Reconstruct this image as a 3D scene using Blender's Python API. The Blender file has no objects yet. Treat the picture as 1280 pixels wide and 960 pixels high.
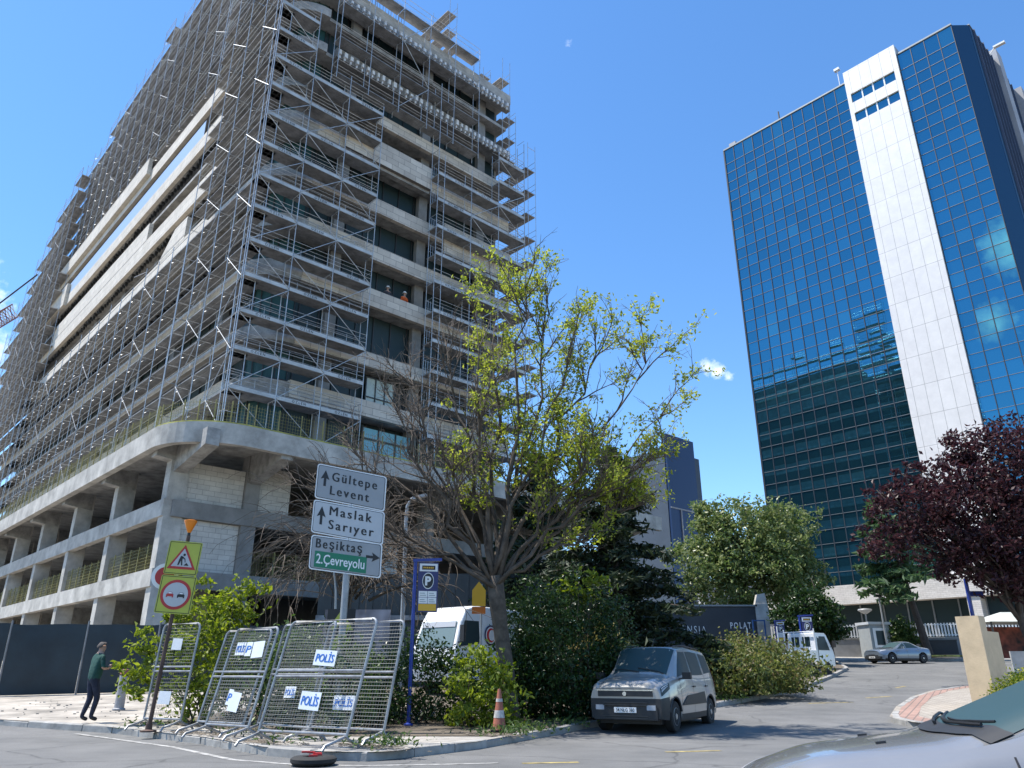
import bpy, bmesh, math, random
import numpy as np
from mathutils import Vector, Matrix

rnd = random.Random(7)
nr = np.random.default_rng(7)
R = math.radians
C = bpy.context.scene.collection
scene = bpy.context.scene

# ------------------------------------------------------------------ camera
CAM_H = 1.23
PITCH = math.atan(945 / 2460.0)
cam_d = bpy.data.cameras.new('camera')
cam = bpy.data.objects.new('camera', cam_d)
C.objects.link(cam)
cam.location = (0, 0, CAM_H)
cam.rotation_euler = (math.pi / 2 + PITCH, 0, 0)
cam_d.sensor_width = 36
cam_d.lens = 36 * 945 / 1280.0
cam_d.clip_start = 0.05
cam_d.clip_end = 5000
scene.camera = cam

# ------------------------------------------------------------------ sky and sun
SUN_AZ, SUN_EL = -84.0, 66.0            # azimuth from +Y, clockwise
world = bpy.data.worlds.new('World')
scene.world = world
world.use_nodes = True
wn, wl = world.node_tree.nodes, world.node_tree.links
bg = wn['Background']
sky = wn.new('ShaderNodeTexSky')
sky.sky_type = 'NISHITA'
sky.sun_disc = False
sky.sun_elevation = R(SUN_EL)
sky.sun_rotation = R(SUN_AZ)
sky.altitude = 0
sky.air_density = 1.0
sky.dust_density = 0.1
sky.ozone_density = 4.0
SKY_STRENGTH = 0.15
bg.inputs['Strength'].default_value = SKY_STRENGTH
# little fair-weather clouds at fixed directions of the sky
tc = wn.new('ShaderNodeTexCoord')
def wmath(op, a, b=None, c=None):
    n = wn.new('ShaderNodeMath'); n.operation = op; n.use_clamp = False
    for i, x in enumerate((a, b, c)):
        if x is None: continue
        if isinstance(x, (int, float)): n.inputs[i].default_value = x
        else: wl.new(x, n.inputs[i])
    return n.outputs[0]
def wvec(op, a, b):
    n = wn.new('ShaderNodeVectorMath'); n.operation = op
    wl.new(a, n.inputs[0])
    if isinstance(b, tuple): n.inputs[1].default_value = b
    else: wl.new(b, n.inputs[1])
    return n
cn = wn.new('ShaderNodeTexNoise'); cn.inputs['Scale'].default_value = 48; cn.inputs['Detail'].default_value = 9
cn.inputs['Roughness'].default_value = 0.68
wl.new(tc.outputs['Generated'], cn.inputs['Vector'])
total = None
# (direction, radius, density)
CLOUDS = [((.2530, .8945, .3680), .026, .46), ((.262, .8964, .3614), .022, .46), ((.276, .893, .352), .018, .42), ((-.60, .71, .375), .085, .8), ((-.585, .74, .33), .06, .7),
          ((.068, .70, .71), .03, .25), ((-.77, -.47, .44), .05, .8), ((-.80, -.45, .36), .04, .6)]
for d, rad, dens in CLOUDS:
    d = Vector(d).normalized()
    df = wvec('DISTANCE', tc.outputs['Generated'], tuple(d)).outputs['Value']
    fall = wmath('SUBTRACT', 1.0, wmath('DIVIDE', df, rad))
    m = wmath('MULTIPLY', wmath('MAXIMUM', fall, 0.0), dens * 1.25)
    total = m if total is None else wmath('MAXIMUM', total, m)
dens = wmath('SUBTRACT', wmath('ADD', cn.outputs['Fac'], total), 0.80)
gate = wmath('MULTIPLY', wmath('MINIMUM', wmath('MAXIMUM', wmath('MULTIPLY', dens, 1.7), 0.0), 0.92),
             wmath('MINIMUM', wmath('MULTIPLY', total, 6.0), 1.0))
mixc = wn.new('ShaderNodeMix'); mixc.data_type = 'RGBA'
wl.new(gate, mixc.inputs[0])
hsv = wn.new('ShaderNodeHueSaturation'); hsv.inputs['Saturation'].default_value = 1.17
wl.new(sky.outputs[0], hsv.inputs['Color'])
wl.new(hsv.outputs[0], mixc.inputs[6])
mixc.inputs[7].default_value = (7.2, 7.5, 7.9, 1)
wl.new(mixc.outputs[2], bg.inputs['Color'])

sun_d = bpy.data.lights.new('sun', 'SUN')
sun_d.energy = 4.6
sun_d.angle = R(0.5)
sun_d.color = (1.0, 0.95, 0.87)
sun = bpy.data.objects.new('sun', sun_d)
C.objects.link(sun)
sdir = Vector((math.sin(R(SUN_AZ)) * math.cos(R(SUN_EL)), math.cos(R(SUN_AZ)) * math.cos(R(SUN_EL)), math.sin(R(SUN_EL))))
sun.rotation_euler = sdir.to_track_quat('Z', 'Y').to_euler()
sun.location = (-40, 20, 80)

vs = scene.view_settings
vs.view_transform = 'Standard'
vs.look = 'None'
vs.gamma = 1.0
vs.use_curve_mapping = False
vs.exposure = 0.82
scene.cycles.max_bounces = 7
scene.cycles.diffuse_bounces = 3
scene.cycles.transparent_max_bounces = 10
scene.cycles.caustics_reflective = False
scene.cycles.caustics_refractive = False

# ------------------------------------------------------------------ helpers
cth, sth = math.cos(PITCH), math.sin(PITCH)
def at(px, py, Y):                       # a point of the place at depth Y
    x, u = (px - 640) / 945.0, (480 - py) / 945.0
    t = Y / (cth - u * sth)
    return Vector((x * t, Y, CAM_H + t * (sth + u * cth)))
def g(y):                                # height of the ground: flat street, then the side road climbs
    if y < 18: return 0.0
    d = y - 18
    if d <= 35: return .0007 * d * d + .028 * d
    return 1.8375 + min(d - 35, 34) * .05

def frame2(az, org):
    a = math.radians(az)
    A = np.array([-math.sin(a), math.cos(a)]); B = np.array([math.cos(a), math.sin(a)])
    o = np.array(org, float)
    def W(p):
        p = np.asarray(p, float).reshape(-1, 3)
        out = np.empty_like(p)
        out[:, :2] = o + p[:, :1] * A + p[:, 1:2] * B
        out[:, 2] = p[:, 2]
        return out
    W.A, W.B, W.o = A, B, o
    return W

BOXF = [(0, 3, 2, 1), (4, 5, 6, 7), (0, 1, 5, 4), (1, 2, 6, 5), (2, 3, 7, 6), (3, 0, 4, 7)]
class MB:
    def __init__(s, W=None):
        s.V = []; s.F = []; s.M = []; s.n = 0; s.W = W
    def add(s, v, f, mi=0):
        v = np.asarray(v, float).reshape(-1, 3)
        if s.W is not None: v = s.W(v)
        s.V.append(v)
        n = s.n
        for q in f:
            s.F.append(tuple(i + n for i in q)); s.M.append(mi)
        s.n += len(v)
        return s
    def box(s, x0, x1, y0, y1, z0, z1, mi=0):
        return s.add([(x0, y0, z0), (x1, y0, z0), (x1, y1, z0), (x0, y1, z0), (x0, y0, z1), (x1, y0, z1), (x1, y1, z1), (x0, y1, z1)], BOXF, mi)
    def obox(s, c, ux, uy, uz, mi=0):    # oriented box: centre and three half vectors
        c = np.array(c, float); ux, uy, uz = (np.array(u, float) for u in (ux, uy, uz))
        v = [c + a * ux + b * uy + d * uz for d in (-1, 1) for a, b in ((-1, -1), (1, -1), (1, 1), (-1, 1))]
        return s.add(v, BOXF, mi)
    def bar(s, p, q, w, h=None, up=(0, 0, 1), mi=0):
        p = np.array(p, float); q = np.array(q, float); h = h or w
        d = q - p; L = np.linalg.norm(d)
        if L < 1e-6: return s
        d /= L; u = np.array(up, float)
        sd = np.cross(d, u)
        if np.linalg.norm(sd) < 1e-3: sd = np.cross(d, (1, 0, 0))
        sd /= np.linalg.norm(sd); u = np.cross(sd, d)
        return s.obox((p + q) / 2, d * L / 2, sd * w / 2, u * h / 2, mi)
    def tube(s, pts, r, n=6, mi=0, cap=True):
        P = np.asarray(pts, float).reshape(-1, 3); k = len(P)
        rr = np.full(k, r, float) if np.isscalar(r) else np.asarray(r, float)
        T = np.gradient(P, axis=0) if k > 2 else np.repeat((P[1:] - P[:1]), 2, 0)
        T /= np.maximum(np.linalg.norm(T, axis=1, keepdims=True), 1e-9)
        ref = np.array([0, 0, 1.0]) if abs(T[0, 2]) < .9 else np.array([1.0, 0, 0])
        N = np.cross(T, ref); nn = np.linalg.norm(N, axis=1, keepdims=True)
        N = np.where(nn < 1e-4, np.array([[0, 1.0, 0]]), N / np.maximum(nn, 1e-9))
        Bn = np.cross(T, N)
        a = np.arange(n) * 2 * math.pi / n
        V = P[:, None, :] + rr[:, None, None] * (np.cos(a)[None, :, None] * N[:, None, :] + np.sin(a)[None, :, None] * Bn[:, None, :])
        F = [(i * n + j, i * n + (j + 1) % n, (i + 1) * n + (j + 1) % n, (i + 1) * n + j) for i in range(k - 1) for j in range(n)]
        if cap: F += [tuple(range(n - 1, -1, -1)), tuple((k - 1) * n + j for j in range(n))]
        return s.add(V.reshape(-1, 3), F, mi)
    def lathe(s, prof, c=(0, 0, 0), n=20, axis='z', mi=0):   # prof: (radius, height)
        a = np.arange(n) * 2 * math.pi / n
        V = []
        for r_, h in prof:
            for t in a:
                p = (r_ * math.cos(t), r_ * math.sin(t), h)
                if axis == 'y': p = (p[0], p[2], p[1])
                if axis == 'x': p = (p[2], p[0], p[1])
                V.append((p[0] + c[0], p[1] + c[1], p[2] + c[2]))
        k = len(prof)
        F = [(i * n + j, i * n + (j + 1) % n, (i + 1) * n + (j + 1) % n, (i + 1) * n + j) for i in range(k - 1) for j in range(n)]
        F += [tuple(range(n - 1, -1, -1)), tuple((k - 1) * n + j for j in range(n))]
        return s.add(V, F, mi)
    def prism(s, poly, z0, z1, mi=0):    # polygon in x,y
        n = len(poly)
        V = [(x, y, z0) for x, y in poly] + [(x, y, z1) for x, y in poly]
        F = [tuple(range(n - 1, -1, -1)), tuple(range(n, 2 * n))] + [(i, (i + 1) % n, n + (i + 1) % n, n + i) for i in range(n)]
        return s.add(V, F, mi)
    def plate(s, poly, org, ux, uy, th, mi=0):  # polygon in a tilted plane, extruded by th along -normal
        org, ux, uy = (np.array(q, float) for q in (org, ux, uy))
        nn = np.cross(ux, uy); nn /= np.linalg.norm(nn)
        n = len(poly)
        f = [org + x * ux + y * uy for x, y in poly]
        V = f + [p - nn * th for p in f]
        F = [tuple(range(n)), tuple(range(2 * n - 1, n - 1, -1))] + [(i, n + i, n + (i + 1) % n, (i + 1) % n) for i in range(n)]
        return s.add(V, F, mi)
    def strip(s, path, z0, z1, th, mi=0, off=0.0):   # wall along a plan path; th to the left of travel
        P = np.asarray(path, float)
        T = np.gradient(P, axis=0); T /= np.linalg.norm(T, axis=1, keepdims=True)
        N = np.stack([-T[:, 1], T[:, 0]], 1)
        O = P + N * off; I = P + N * (off + th)
        k = len(P); V = []
        for i in range(k):
            V += [(O[i, 0], O[i, 1], z0), (O[i, 0], O[i, 1], z1), (I[i, 0], I[i, 1], z1), (I[i, 0], I[i, 1], z0)]
        F = [(4 * i + j, 4 * i + (j + 1) % 4, 4 * (i + 1) + (j + 1) % 4, 4 * (i + 1) + j) for i in range(k - 1) for j in range(4)]
        F += [(3, 2, 1, 0), tuple(4 * (k - 1) + j for j in range(4))]
        return s.add(V, F, mi)
    def build(s, name, mats, parent=None, smooth=False, local=True, autosmooth=None):
        me = bpy.data.meshes.new(name)
        if s.V:
            V = np.concatenate(s.V)
            if parent is not None and not local:
                root = parent
                while root.parent: root = root.parent
                V = V - np.array(root.location)
            me.from_pydata(V.tolist(), [], s.F)
        if not isinstance(mats, (list, tuple)): mats = [mats]
        for m in mats: me.materials.append(m)
        if len(mats) > 1: me.polygons.foreach_set('material_index', s.M)
        bm = bmesh.new(); bm.from_mesh(me); bmesh.ops.recalc_face_normals(bm, faces=bm.faces[:]); bm.to_mesh(me); bm.free()
        if smooth: me.polygons.foreach_set('use_smooth', [True] * len(me.polygons))
        if smooth == 'auto':
            me.set_sharp_from_angle(angle=R(autosmooth or 35))
        me.update()
        o = bpy.data.objects.new(name, me); C.objects.link(o)
        if parent is not None: o.parent = parent
        return o

def tag(o, label=None, cat=None, group=None, kind=None):
    if label: o['label'] = label
    if cat: o['category'] = cat
    if group: o['group'] = group
    if kind: o['kind'] = kind
    return o
def thing(name, label, cat, loc=(0, 0, 0), rotz=0.0, group=None):
    o = bpy.data.objects.new(name, None); C.objects.link(o)
    o.empty_display_size = .2
    o.location = loc; o.rotation_euler = (0, 0, rotz)
    return tag(o, label, cat, group)
def copy_tree(o, parent=None):
    c = o.copy(); C.objects.link(c)
    if parent: c.parent = parent
    for ch in list(o.children): copy_tree(ch, c)
    return c

# ------------------------------------------------------------------ materials
def nmat(name):
    m = bpy.data.materials.new(name); m.use_nodes = True
    nt = m.node_tree
    return m, nt.nodes, nt.links, nt.nodes['Principled BSDF']
def mat(name, col, rough=.6, metal=0.0, var=0.15, scale=3.0, bump=0.0, bscale=None, col2=None, spec=None, coat=0.0, detail=6):
    m, n, l, b = nmat(name)
    b.inputs['Roughness'].default_value = rough
    b.inputs['Metallic'].default_value = metal
    if spec is not None: b.inputs['Specular IOR Level'].default_value = spec
    if coat: b.inputs['Coat Weight'].default_value = coat; b.inputs['Coat Roughness'].default_value = .04
    if var > 0 or bump > 0:
        t = n.new('ShaderNodeTexCoord')
        nz = n.new('ShaderNodeTexNoise'); nz.inputs['Scale'].default_value = scale; nz.inputs['Detail'].default_value = detail
        nz.inputs['Roughness'].default_value = .65
        l.new(t.outputs['Object'], nz.inputs['Vector'])
        rp = n.new('ShaderNodeValToRGB')
        c2 = col2 or tuple(c * (1 - 1.6 * var) for c in col)
        rp.color_ramp.elements[0].position = .3; rp.color_ramp.elements[1].position = .72
        rp.color_ramp.elements[0].color = (*c2, 1); rp.color_ramp.elements[1].color = (*[min(1, c * (1 + var * .6)) for c in col], 1)
        l.new(nz.outputs['Fac'], rp.inputs[0]); l.new(rp.outputs[0], b.inputs['Base Color'])
        if bump > 0:
            n2 = n.new('ShaderNodeTexNoise'); n2.inputs['Scale'].default_value = bscale or scale * 8; n2.inputs['Detail'].default_value = 5
            l.new(t.outputs['Object'], n2.inputs['Vector'])
            bp = n.new('ShaderNodeBump'); bp.inputs['Strength'].default_value = bump; bp.inputs['Distance'].default_value = .02
            l.new(n2.outputs['Fac'], bp.inputs['Height']); l.new(bp.outputs[0], b.inputs['Normal'])
    else:
        b.inputs['Base Color'].default_value = (*col, 1)
    return m
def brick_mat(name, c1, c2, mortar, bw, bh, msize, rough=.75, frame=None, swap=None, bump=.3, stain=.25):
    """panels or blocks laid in a wall; frame = azimuth turn about Z so the pattern runs along the wall"""
    m, n, l, b = nmat(name)
    b.inputs['Roughness'].default_value = rough
    t = n.new('ShaderNodeTexCoord'); mp = n.new('ShaderNodeMapping'); mp.vector_type = 'POINT'
    if frame is not None: mp.inputs['Rotation'].default_value = (0, 0, frame)
    l.new(t.outputs['Object'], mp.inputs['Vector'])
    sp = n.new('ShaderNodeSeparateXYZ'); cb = n.new('ShaderNodeCombineXYZ')
    l.new(mp.outputs[0], sp.inputs[0])
    ax = swap or ('X', 'Z')
    l.new(sp.outputs[ax[0]], cb.inputs['X']); l.new(sp.outputs[ax[1]], cb.inputs['Y'])
    br = n.new('ShaderNodeTexBrick')
    br.inputs['Color1'].default_value = (*c1, 1); br.inputs['Color2'].default_value = (*c2, 1); br.inputs['Mortar'].default_value = (*mortar, 1)
    br.inputs['Scale'].default_value = 1; br.inputs['Mortar Size'].default_value = msize
    br.inputs['Brick Width'].default_value = bw; br.inputs['Row Height'].default_value = bh; br.inputs['Bias'].default_value = 0
    br.inputs['Mortar Smooth'].default_value = .1
    l.new(cb.outputs[0], br.inputs['Vector'])
    nz = n.new('ShaderNodeTexNoise'); nz.inputs['Scale'].default_value = 1.1; nz.inputs['Detail'].default_value = 8; nz.inputs['Roughness'].default_value = .7
    l.new(t.outputs['Object'], nz.inputs['Vector'])
    mr = n.new('ShaderNodeMapRange'); mr.inputs[1].default_value = .3; mr.inputs[2].default_value = .7
    mr.inputs[3].default_value = 1 - stain; mr.inputs[4].default_value = 1.08
    l.new(nz.outputs['Fac'], mr.inputs[0])
    mx = n.new('ShaderNodeMix'); mx.data_type = 'RGBA'; mx.blend_type = 'MULTIPLY'; mx.inputs[0].default_value = 1
    l.new(br.outputs['Color'], mx.inputs[6]); l.new(mr.outputs[0], mx.inputs[7])
    l.new(mx.outputs[2], b.inputs['Base Color'])
    if bump:
        bp = n.new('ShaderNodeBump'); bp.inputs['Strength'].default_value = bump; bp.inputs['Distance'].default_value = .01; bp.invert = True
        l.new(br.outputs['Fac'], bp.inputs['Height']); l.new(bp.outputs[0], b.inputs['Normal'])
    return m
def leaf_mat(name, cols, trans=.45, rough=.55):
    m, n, l, b = nmat(name)
    geo = n.new('ShaderNodeNewGeometry'); rp = n.new('ShaderNodeValToRGB')
    e = rp.color_ramp.elements
    e[0].color = (*cols[0], 1); e[1].color = (*cols[-1], 1)
    for i, c in enumerate(cols[1:-1]):
        x = e.new((i + 1) / (len(cols) - 1)); x.color = (*c, 1)
    l.new(geo.outputs['Random Per Island'], rp.inputs[0])
    l.new(rp.outputs[0], b.inputs['Base Color']); b.inputs['Roughness'].default_value = rough
    b.inputs['Specular IOR Level'].default_value = .35
    tr = n.new('ShaderNodeBsdfTranslucent'); hs = n.new('ShaderNodeHueSaturation'); hs.inputs['Value'].default_value = 1.5; hs.inputs['Saturation'].default_value = 1.1
    l.new(rp.outputs[0], hs.inputs['Color']); l.new(hs.outputs[0], tr.inputs['Color'])
    mx = n.new('ShaderNodeMixShader'); mx.inputs[0].default_value = trans
    l.new(b.outputs[0], mx.inputs[1]); l.new(tr.outputs[0], mx.inputs[2])
    l.new(mx.outputs[0], n['Material Output'].inputs['Surface'])
    return m
def glass_mat(name, col, rough=.03, wav=0.0, wscale=1.0, metal=0.0, ior=1.5, spec=.5, panes=0.0):
    m, n, l, b = nmat(name)
    b.inputs['Base Color'].default_value = (*col, 1)
    if panes:                                # every pane its own slight tint, a few with blinds behind
        ge = n.new('ShaderNodeNewGeometry'); rp = n.new('ShaderNodeValToRGB'); e = rp.color_ramp.elements
        k = lambda f: (*[c * f for c in col], 1)
        e[0].color = k(1 - panes); e[1].color = (col[0] * 1.5, col[1] * 1.25, col[2] * 1.1, 1)
        for p_, f in ((.25, 1 - panes * .4), (.6, 1.0), (.9, 1 + panes * .5)): x = e.new(p_); x.color = k(f)
        l.new(ge.outputs['Random Per Island'], rp.inputs[0]); l.new(rp.outputs[0], b.inputs['Base Color']); b.inputs['Roughness'].default_value = rough
    b.inputs['Metallic'].default_value = metal; b.inputs['IOR'].default_value = ior; b.inputs['Specular IOR Level'].default_value = spec
    if wav:
        t = n.new('ShaderNodeTexCoord'); nz = n.new('ShaderNodeTexNoise'); nz.inputs['Scale'].default_value = wscale; nz.inputs['Detail'].default_value = 2
        l.new(t.outputs['Object'], nz.inputs['Vector'])
        bp = n.new('ShaderNodeBump'); bp.inputs['Strength'].default_value = wav; bp.inputs['Distance'].default_value = .05
        l.new(nz.outputs['Fac'], bp.inputs['Height']); l.new(bp.outputs[0], b.inputs['Normal'])
    return m

BAZ = 43.4                                # street grid of the building site, degrees
M = {}
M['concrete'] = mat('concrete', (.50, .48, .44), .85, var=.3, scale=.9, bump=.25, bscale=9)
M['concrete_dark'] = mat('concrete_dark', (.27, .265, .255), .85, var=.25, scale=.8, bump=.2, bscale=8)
M['concrete_raw'] = mat('concrete_raw', (.38, .375, .36), .85, var=.35, scale=1.6, bump=.3, bscale=12)
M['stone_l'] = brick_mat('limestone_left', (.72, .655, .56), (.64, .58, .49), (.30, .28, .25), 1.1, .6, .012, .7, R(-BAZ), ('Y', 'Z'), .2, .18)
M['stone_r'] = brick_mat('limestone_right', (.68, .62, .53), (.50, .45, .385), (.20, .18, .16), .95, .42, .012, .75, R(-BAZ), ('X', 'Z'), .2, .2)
M['block'] = brick_mat('aerated_block', (.62, .59, .54), (.54, .52, .48), (.36, .34, .31), .6, .25, .012, .9, R(-BAZ), ('X', 'Z'), .3, .25)
M['steel'] = mat('galvanised_steel', (.56, .58, .60), .42, .4, var=.25, scale=2.5)
M['steel_dark'] = mat('weathered_steel', (.23, .24, .26), .5, .5, var=.3, scale=2.0)
M['steel_mid'] = mat('dull_brace_steel', (.36, .375, .39), .5, .4, var=.2, scale=2)
M['deck'] = mat('scaffold_deck', (.31, .31, .31), .65, .15, var=.35, scale=1.3)
M['toe'] = mat('toe_board', (.52, .54, .54), .5, .1, var=.2, scale=1.2)
M['black'] = mat('black_paint', (.012, .012, .013), .5, var=0)
M['rubber'] = mat('rubber', (.018, .018, .018), .8, var=.2, scale=6)
M['plastic_black'] = mat('black_plastic', (.022, .023, .025), .55, var=.15, scale=5)
M['white'] = mat('white_paint', (.78, .78, .77), .4, var=.06, scale=3)
M['glass_dark'] = glass_mat('dark_window_glass', (.012, .03, .034), .04, .05, 1.5)
M['glass_teal'] = glass_mat('teal_window_glass', (.014, .07, .075), .05, .06, 1.2)
M['frame_dark'] = mat('window_frame', (.05, .052, .055), .45, .3, var=.1)
M['yellow_mesh'] = mat('yellow_edge_mesh', (.30, .265, .09), .6, .1, var=.25, scale=2)
M['yellow'] = mat('yellow_tape', (.46, .42, .10), .6, var=.5, scale=1.5)
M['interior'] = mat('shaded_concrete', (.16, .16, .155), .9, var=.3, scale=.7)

# ------------------------------------------------------------------ lettering
_tc = {}
def text_geo(s, bold=0.0, shear=0.0, space=1.0):
    """flat outline of a word: unit cap height about 0.7, origin bottom-left; returns verts, faces, width"""
    k = (s, bold, shear, space)
    if k in _tc: return _tc[k]
    cu = bpy.data.curves.new('lettering', 'FONT'); cu.body = s; cu.size = 1; cu.offset = bold; cu.shear = shear; cu.space_character = space
    cu.resolution_u = 3
    o = bpy.data.objects.new('lettering', cu); C.objects.link(o)
    dg = bpy.context.evaluated_depsgraph_get(); dg.update()
    me = bpy.data.meshes.new_from_object(o.evaluated_get(dg))
    v = np.array([x.co[:] for x in me.vertices]) if len(me.vertices) else np.zeros((0, 3))
    f = [tuple(p.vertices) for p in me.polygons]
    bpy.data.objects.remove(o); bpy.data.curves.remove(cu); bpy.data.meshes.remove(me)
    if len(v): v[:, 0] -= v[:, 0].min()
    _tc[k] = (v, f, v[:, 0].max() if len(v) else 0)
    return _tc[k]
def put_text(mb, s, org, ux, uy, h, mi=0, width=None, align='l', **kw):
    """write s with cap height h from org along ux; uy is up"""
    v, f, w = text_geo(s, **kw)
    if not len(v): return
    org, ux, uy = (np.array(q, float) for q in (org, ux, uy))
    sc = h / 0.7; sx = sc if width is None else width / w
    x0 = 0 if align == 'l' else (-w * sx / 2 if align == 'c' else -w * sx)
    mb.add(org + (v[:, :1] * sx + x0) * ux + v[:, 1:2] * sc * uy, f, mi)

# ------------------------------------------------------------------ ground, roads, pavements
def sheet(name, rows, m, h=0.0, side=None, kind='structure'):
    """rows: (y, x0, x1) - follows the ground height"""
    mb = MB(); V = []; F = []
    for y, x0, x1 in rows:
        V += [(x0, y, g(y) + h), (x1, y, g(y) + h)]
    F = [(2 * i, 2 * i + 1, 2 * i + 3, 2 * i + 2) for i in range(len(rows) - 1)]
    mb.add(V, F)
    o = mb.build(name, m); tag(o, kind=kind)
    return o
ys = [-400, -60, 0] + [18 + .5 * i for i in range(0, 71)] + [53 + 2 * i for i in range(1, 18)] + [100, 200, 600, 3000]
def asphalt(name, base, dark, sc=1.0):
    m, n, l, b = nmat(name)
    t = n.new('ShaderNodeTexCoord')
    a = n.new('ShaderNodeTexNoise'); a.inputs['Scale'].default_value = .35 * sc; a.inputs['Detail'].default_value = 8; a.inputs['Roughness'].default_value = .7
    f = n.new('ShaderNodeTexNoise'); f.inputs['Scale'].default_value = 60; f.inputs['Detail'].default_value = 3
    vo = n.new('ShaderNodeTexVoronoi'); vo.feature = 'DISTANCE_TO_EDGE'; vo.inputs['Scale'].default_value = .45
    wv = n.new('ShaderNodeTexNoise'); wv.inputs['Scale'].default_value = 1.3; wv.inputs['Detail'].default_value = 5
    mixv = n.new('ShaderNodeMix'); mixv.data_type = 'RGBA'; mixv.inputs[0].default_value = .35
    l.new(t.outputs['Object'], wv.inputs['Vector']); l.new(t.outputs['Object'], mixv.inputs[6]); l.new(wv.outputs['Color'], mixv.inputs[7])
    l.new(mixv.outputs[2], vo.inputs['Vector'])
    for x in (a, f): l.new(t.outputs['Object'], x.inputs['Vector'])
    rp = n.new('ShaderNodeValToRGB'); e = rp.color_ramp.elements
    e[0].position = .36; e[1].position = .66; e[0].color = (*dark, 1); e[1].color = (*base, 1)
    l.new(a.outputs['Fac'], rp.inputs[0])
    sm = n.new('ShaderNodeMapRange'); sm.inputs[1].default_value = .25; sm.inputs[2].default_value = .75; sm.inputs[3].default_value = .58; sm.inputs[4].default_value = 1.42
    l.new(f.outputs['Fac'], sm.inputs[0])
    cr = n.new('ShaderNodeMapRange'); cr.inputs[1].default_value = 0; cr.inputs[2].default_value = .012; cr.inputs[3].default_value = .55; cr.inputs[4].default_value = 1
    l.new(vo.outputs['Distance'], cr.inputs[0])
    mm = n.new('ShaderNodeMath'); mm.operation = 'MULTIPLY'; l.new(sm.outputs[0], mm.inputs[0]); l.new(cr.outputs[0], mm.inputs[1])
    mx = n.new('ShaderNodeMix'); mx.data_type = 'RGBA'; mx.blend_type = 'MULTIPLY'; mx.inputs[0].default_value = 1
    l.new(rp.outputs[0], mx.inputs[6]); l.new(mm.outputs[0], mx.inputs[7]); l.new(mx.outputs[2], b.inputs['Base Color'])
    b.inputs['Roughness'].default_value = .8
    bp = n.new('ShaderNodeBump'); bp.inputs['Strength'].default_value = .35; bp.inputs['Distance'].default_value = .01
    l.new(f.outputs['Fac'], bp.inputs['Height']); l.new(bp.outputs[0], b.inputs['Normal'])
    return m
M['asphalt'] = asphalt('asphalt', (.165, .163, .158), (.10, .10, .098))
M['earth'] = mat('earth', (.22, .19, .15), .95, var=.3, scale=.5, bump=.4, bscale=6)
M['dust'] = mat('dusty_ground', (.44, .40, .345), .95, var=.4, scale=.9, bump=.5, bscale=5, detail=9)
M['soil'] = mat('planting_soil', (.14, .115, .085), .95, var=.35, scale=2.5, bump=.6, bscale=14)
M['paving'] = brick_mat('pavement_slabs', (.44, .415, .375), (.37, .345, .31), (.19, .175, .155), .4, .4, .012, .85, R(-45), ('X', 'Y'), .4, .35)
M['paver'] = brick_mat('interlocking_pavers', (.43, .385, .325), (.36, .32, .27), (.17, .15, .13), .36, .2, .02, .85, R(-30), ('X', 'Y'), .4, .25)
M['paver_red'] = brick_mat('reddish_pavers', (.40, .25, .20), (.33, .21, .17), (.18, .14, .12), .3, .2, .018, .85, R(-60), ('X', 'Y'), .4, .25)
M['kerb'] = mat('kerb_stone', (.36, .35, .33), .85, var=.3, scale=2.2, bump=.35, bscale=10)
M['road_white'] = mat('worn_white_line', (.42, .41, .39), .8, var=.5, scale=6, detail=9)
M['road_yellow'] = mat('worn_yellow_line', (.42, .33, .12), .8, var=.5, scale=4)

sheet('ground', [(y, -2500, 2500) for y in ys], M['earth'], -.03)
sheet('road', [(y, -45 if y < 40 else -10, 75) for y in ys if -60 <= y <= 64], M['asphalt'], 0)

LK = [(-2.2, 12.72), (-2.9, 12.84), (-4.05, 13.62), (-5.9, 15.8), (-8.66, 18.3), (-10.8, 19.35), (-13.2, 20.6)]
RK = [(-2.2, 12.72), (-1.75, 12.95), (-1.62, 13.3), (-.62, 14.67), (.58, 17.3), (1.82, 19.6), (6.5, 25.9), (9.2, 29.6), (12.7, 35.1), (16.3, 41.4), (20.2, 48.5), (22.5, 56)]
def xat(poly, y):
    return float(np.interp(y, [p[1] for p in poly], [p[0] for p in poly]))
rows = sorted(set([12.74, 12.8, 12.84, 12.95, 13.3, 13.62, 14.2, 14.67, 15.8, 16.6, 17.3] + [18 + .5 * i for i in range(77)]))
LKX = LK + [(-16, 22.2), (-60, 64)]
sheet('pavement', [(y, xat(LKX, y), xat(RK, y)) for y in rows if y <= 56], M['paving'], .13)
sheet('dusty_forecourt', [(y, xat(LKX, y) + (.9 if y < 19.4 else .05), -8.2 + max(0, 20.5 - y) * .4) for y in rows if 17.9 < y <= 56], M['dust'], .136)
sheet('planting_bed', [(y, max(xat(LK, y) + 1.95, -8.1) if y < 20 else -8.1 + (y - 20) * .1, xat(RK, y) - .22) for y in rows if 14.9 < y <= 55], M['soil'], .142)

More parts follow.
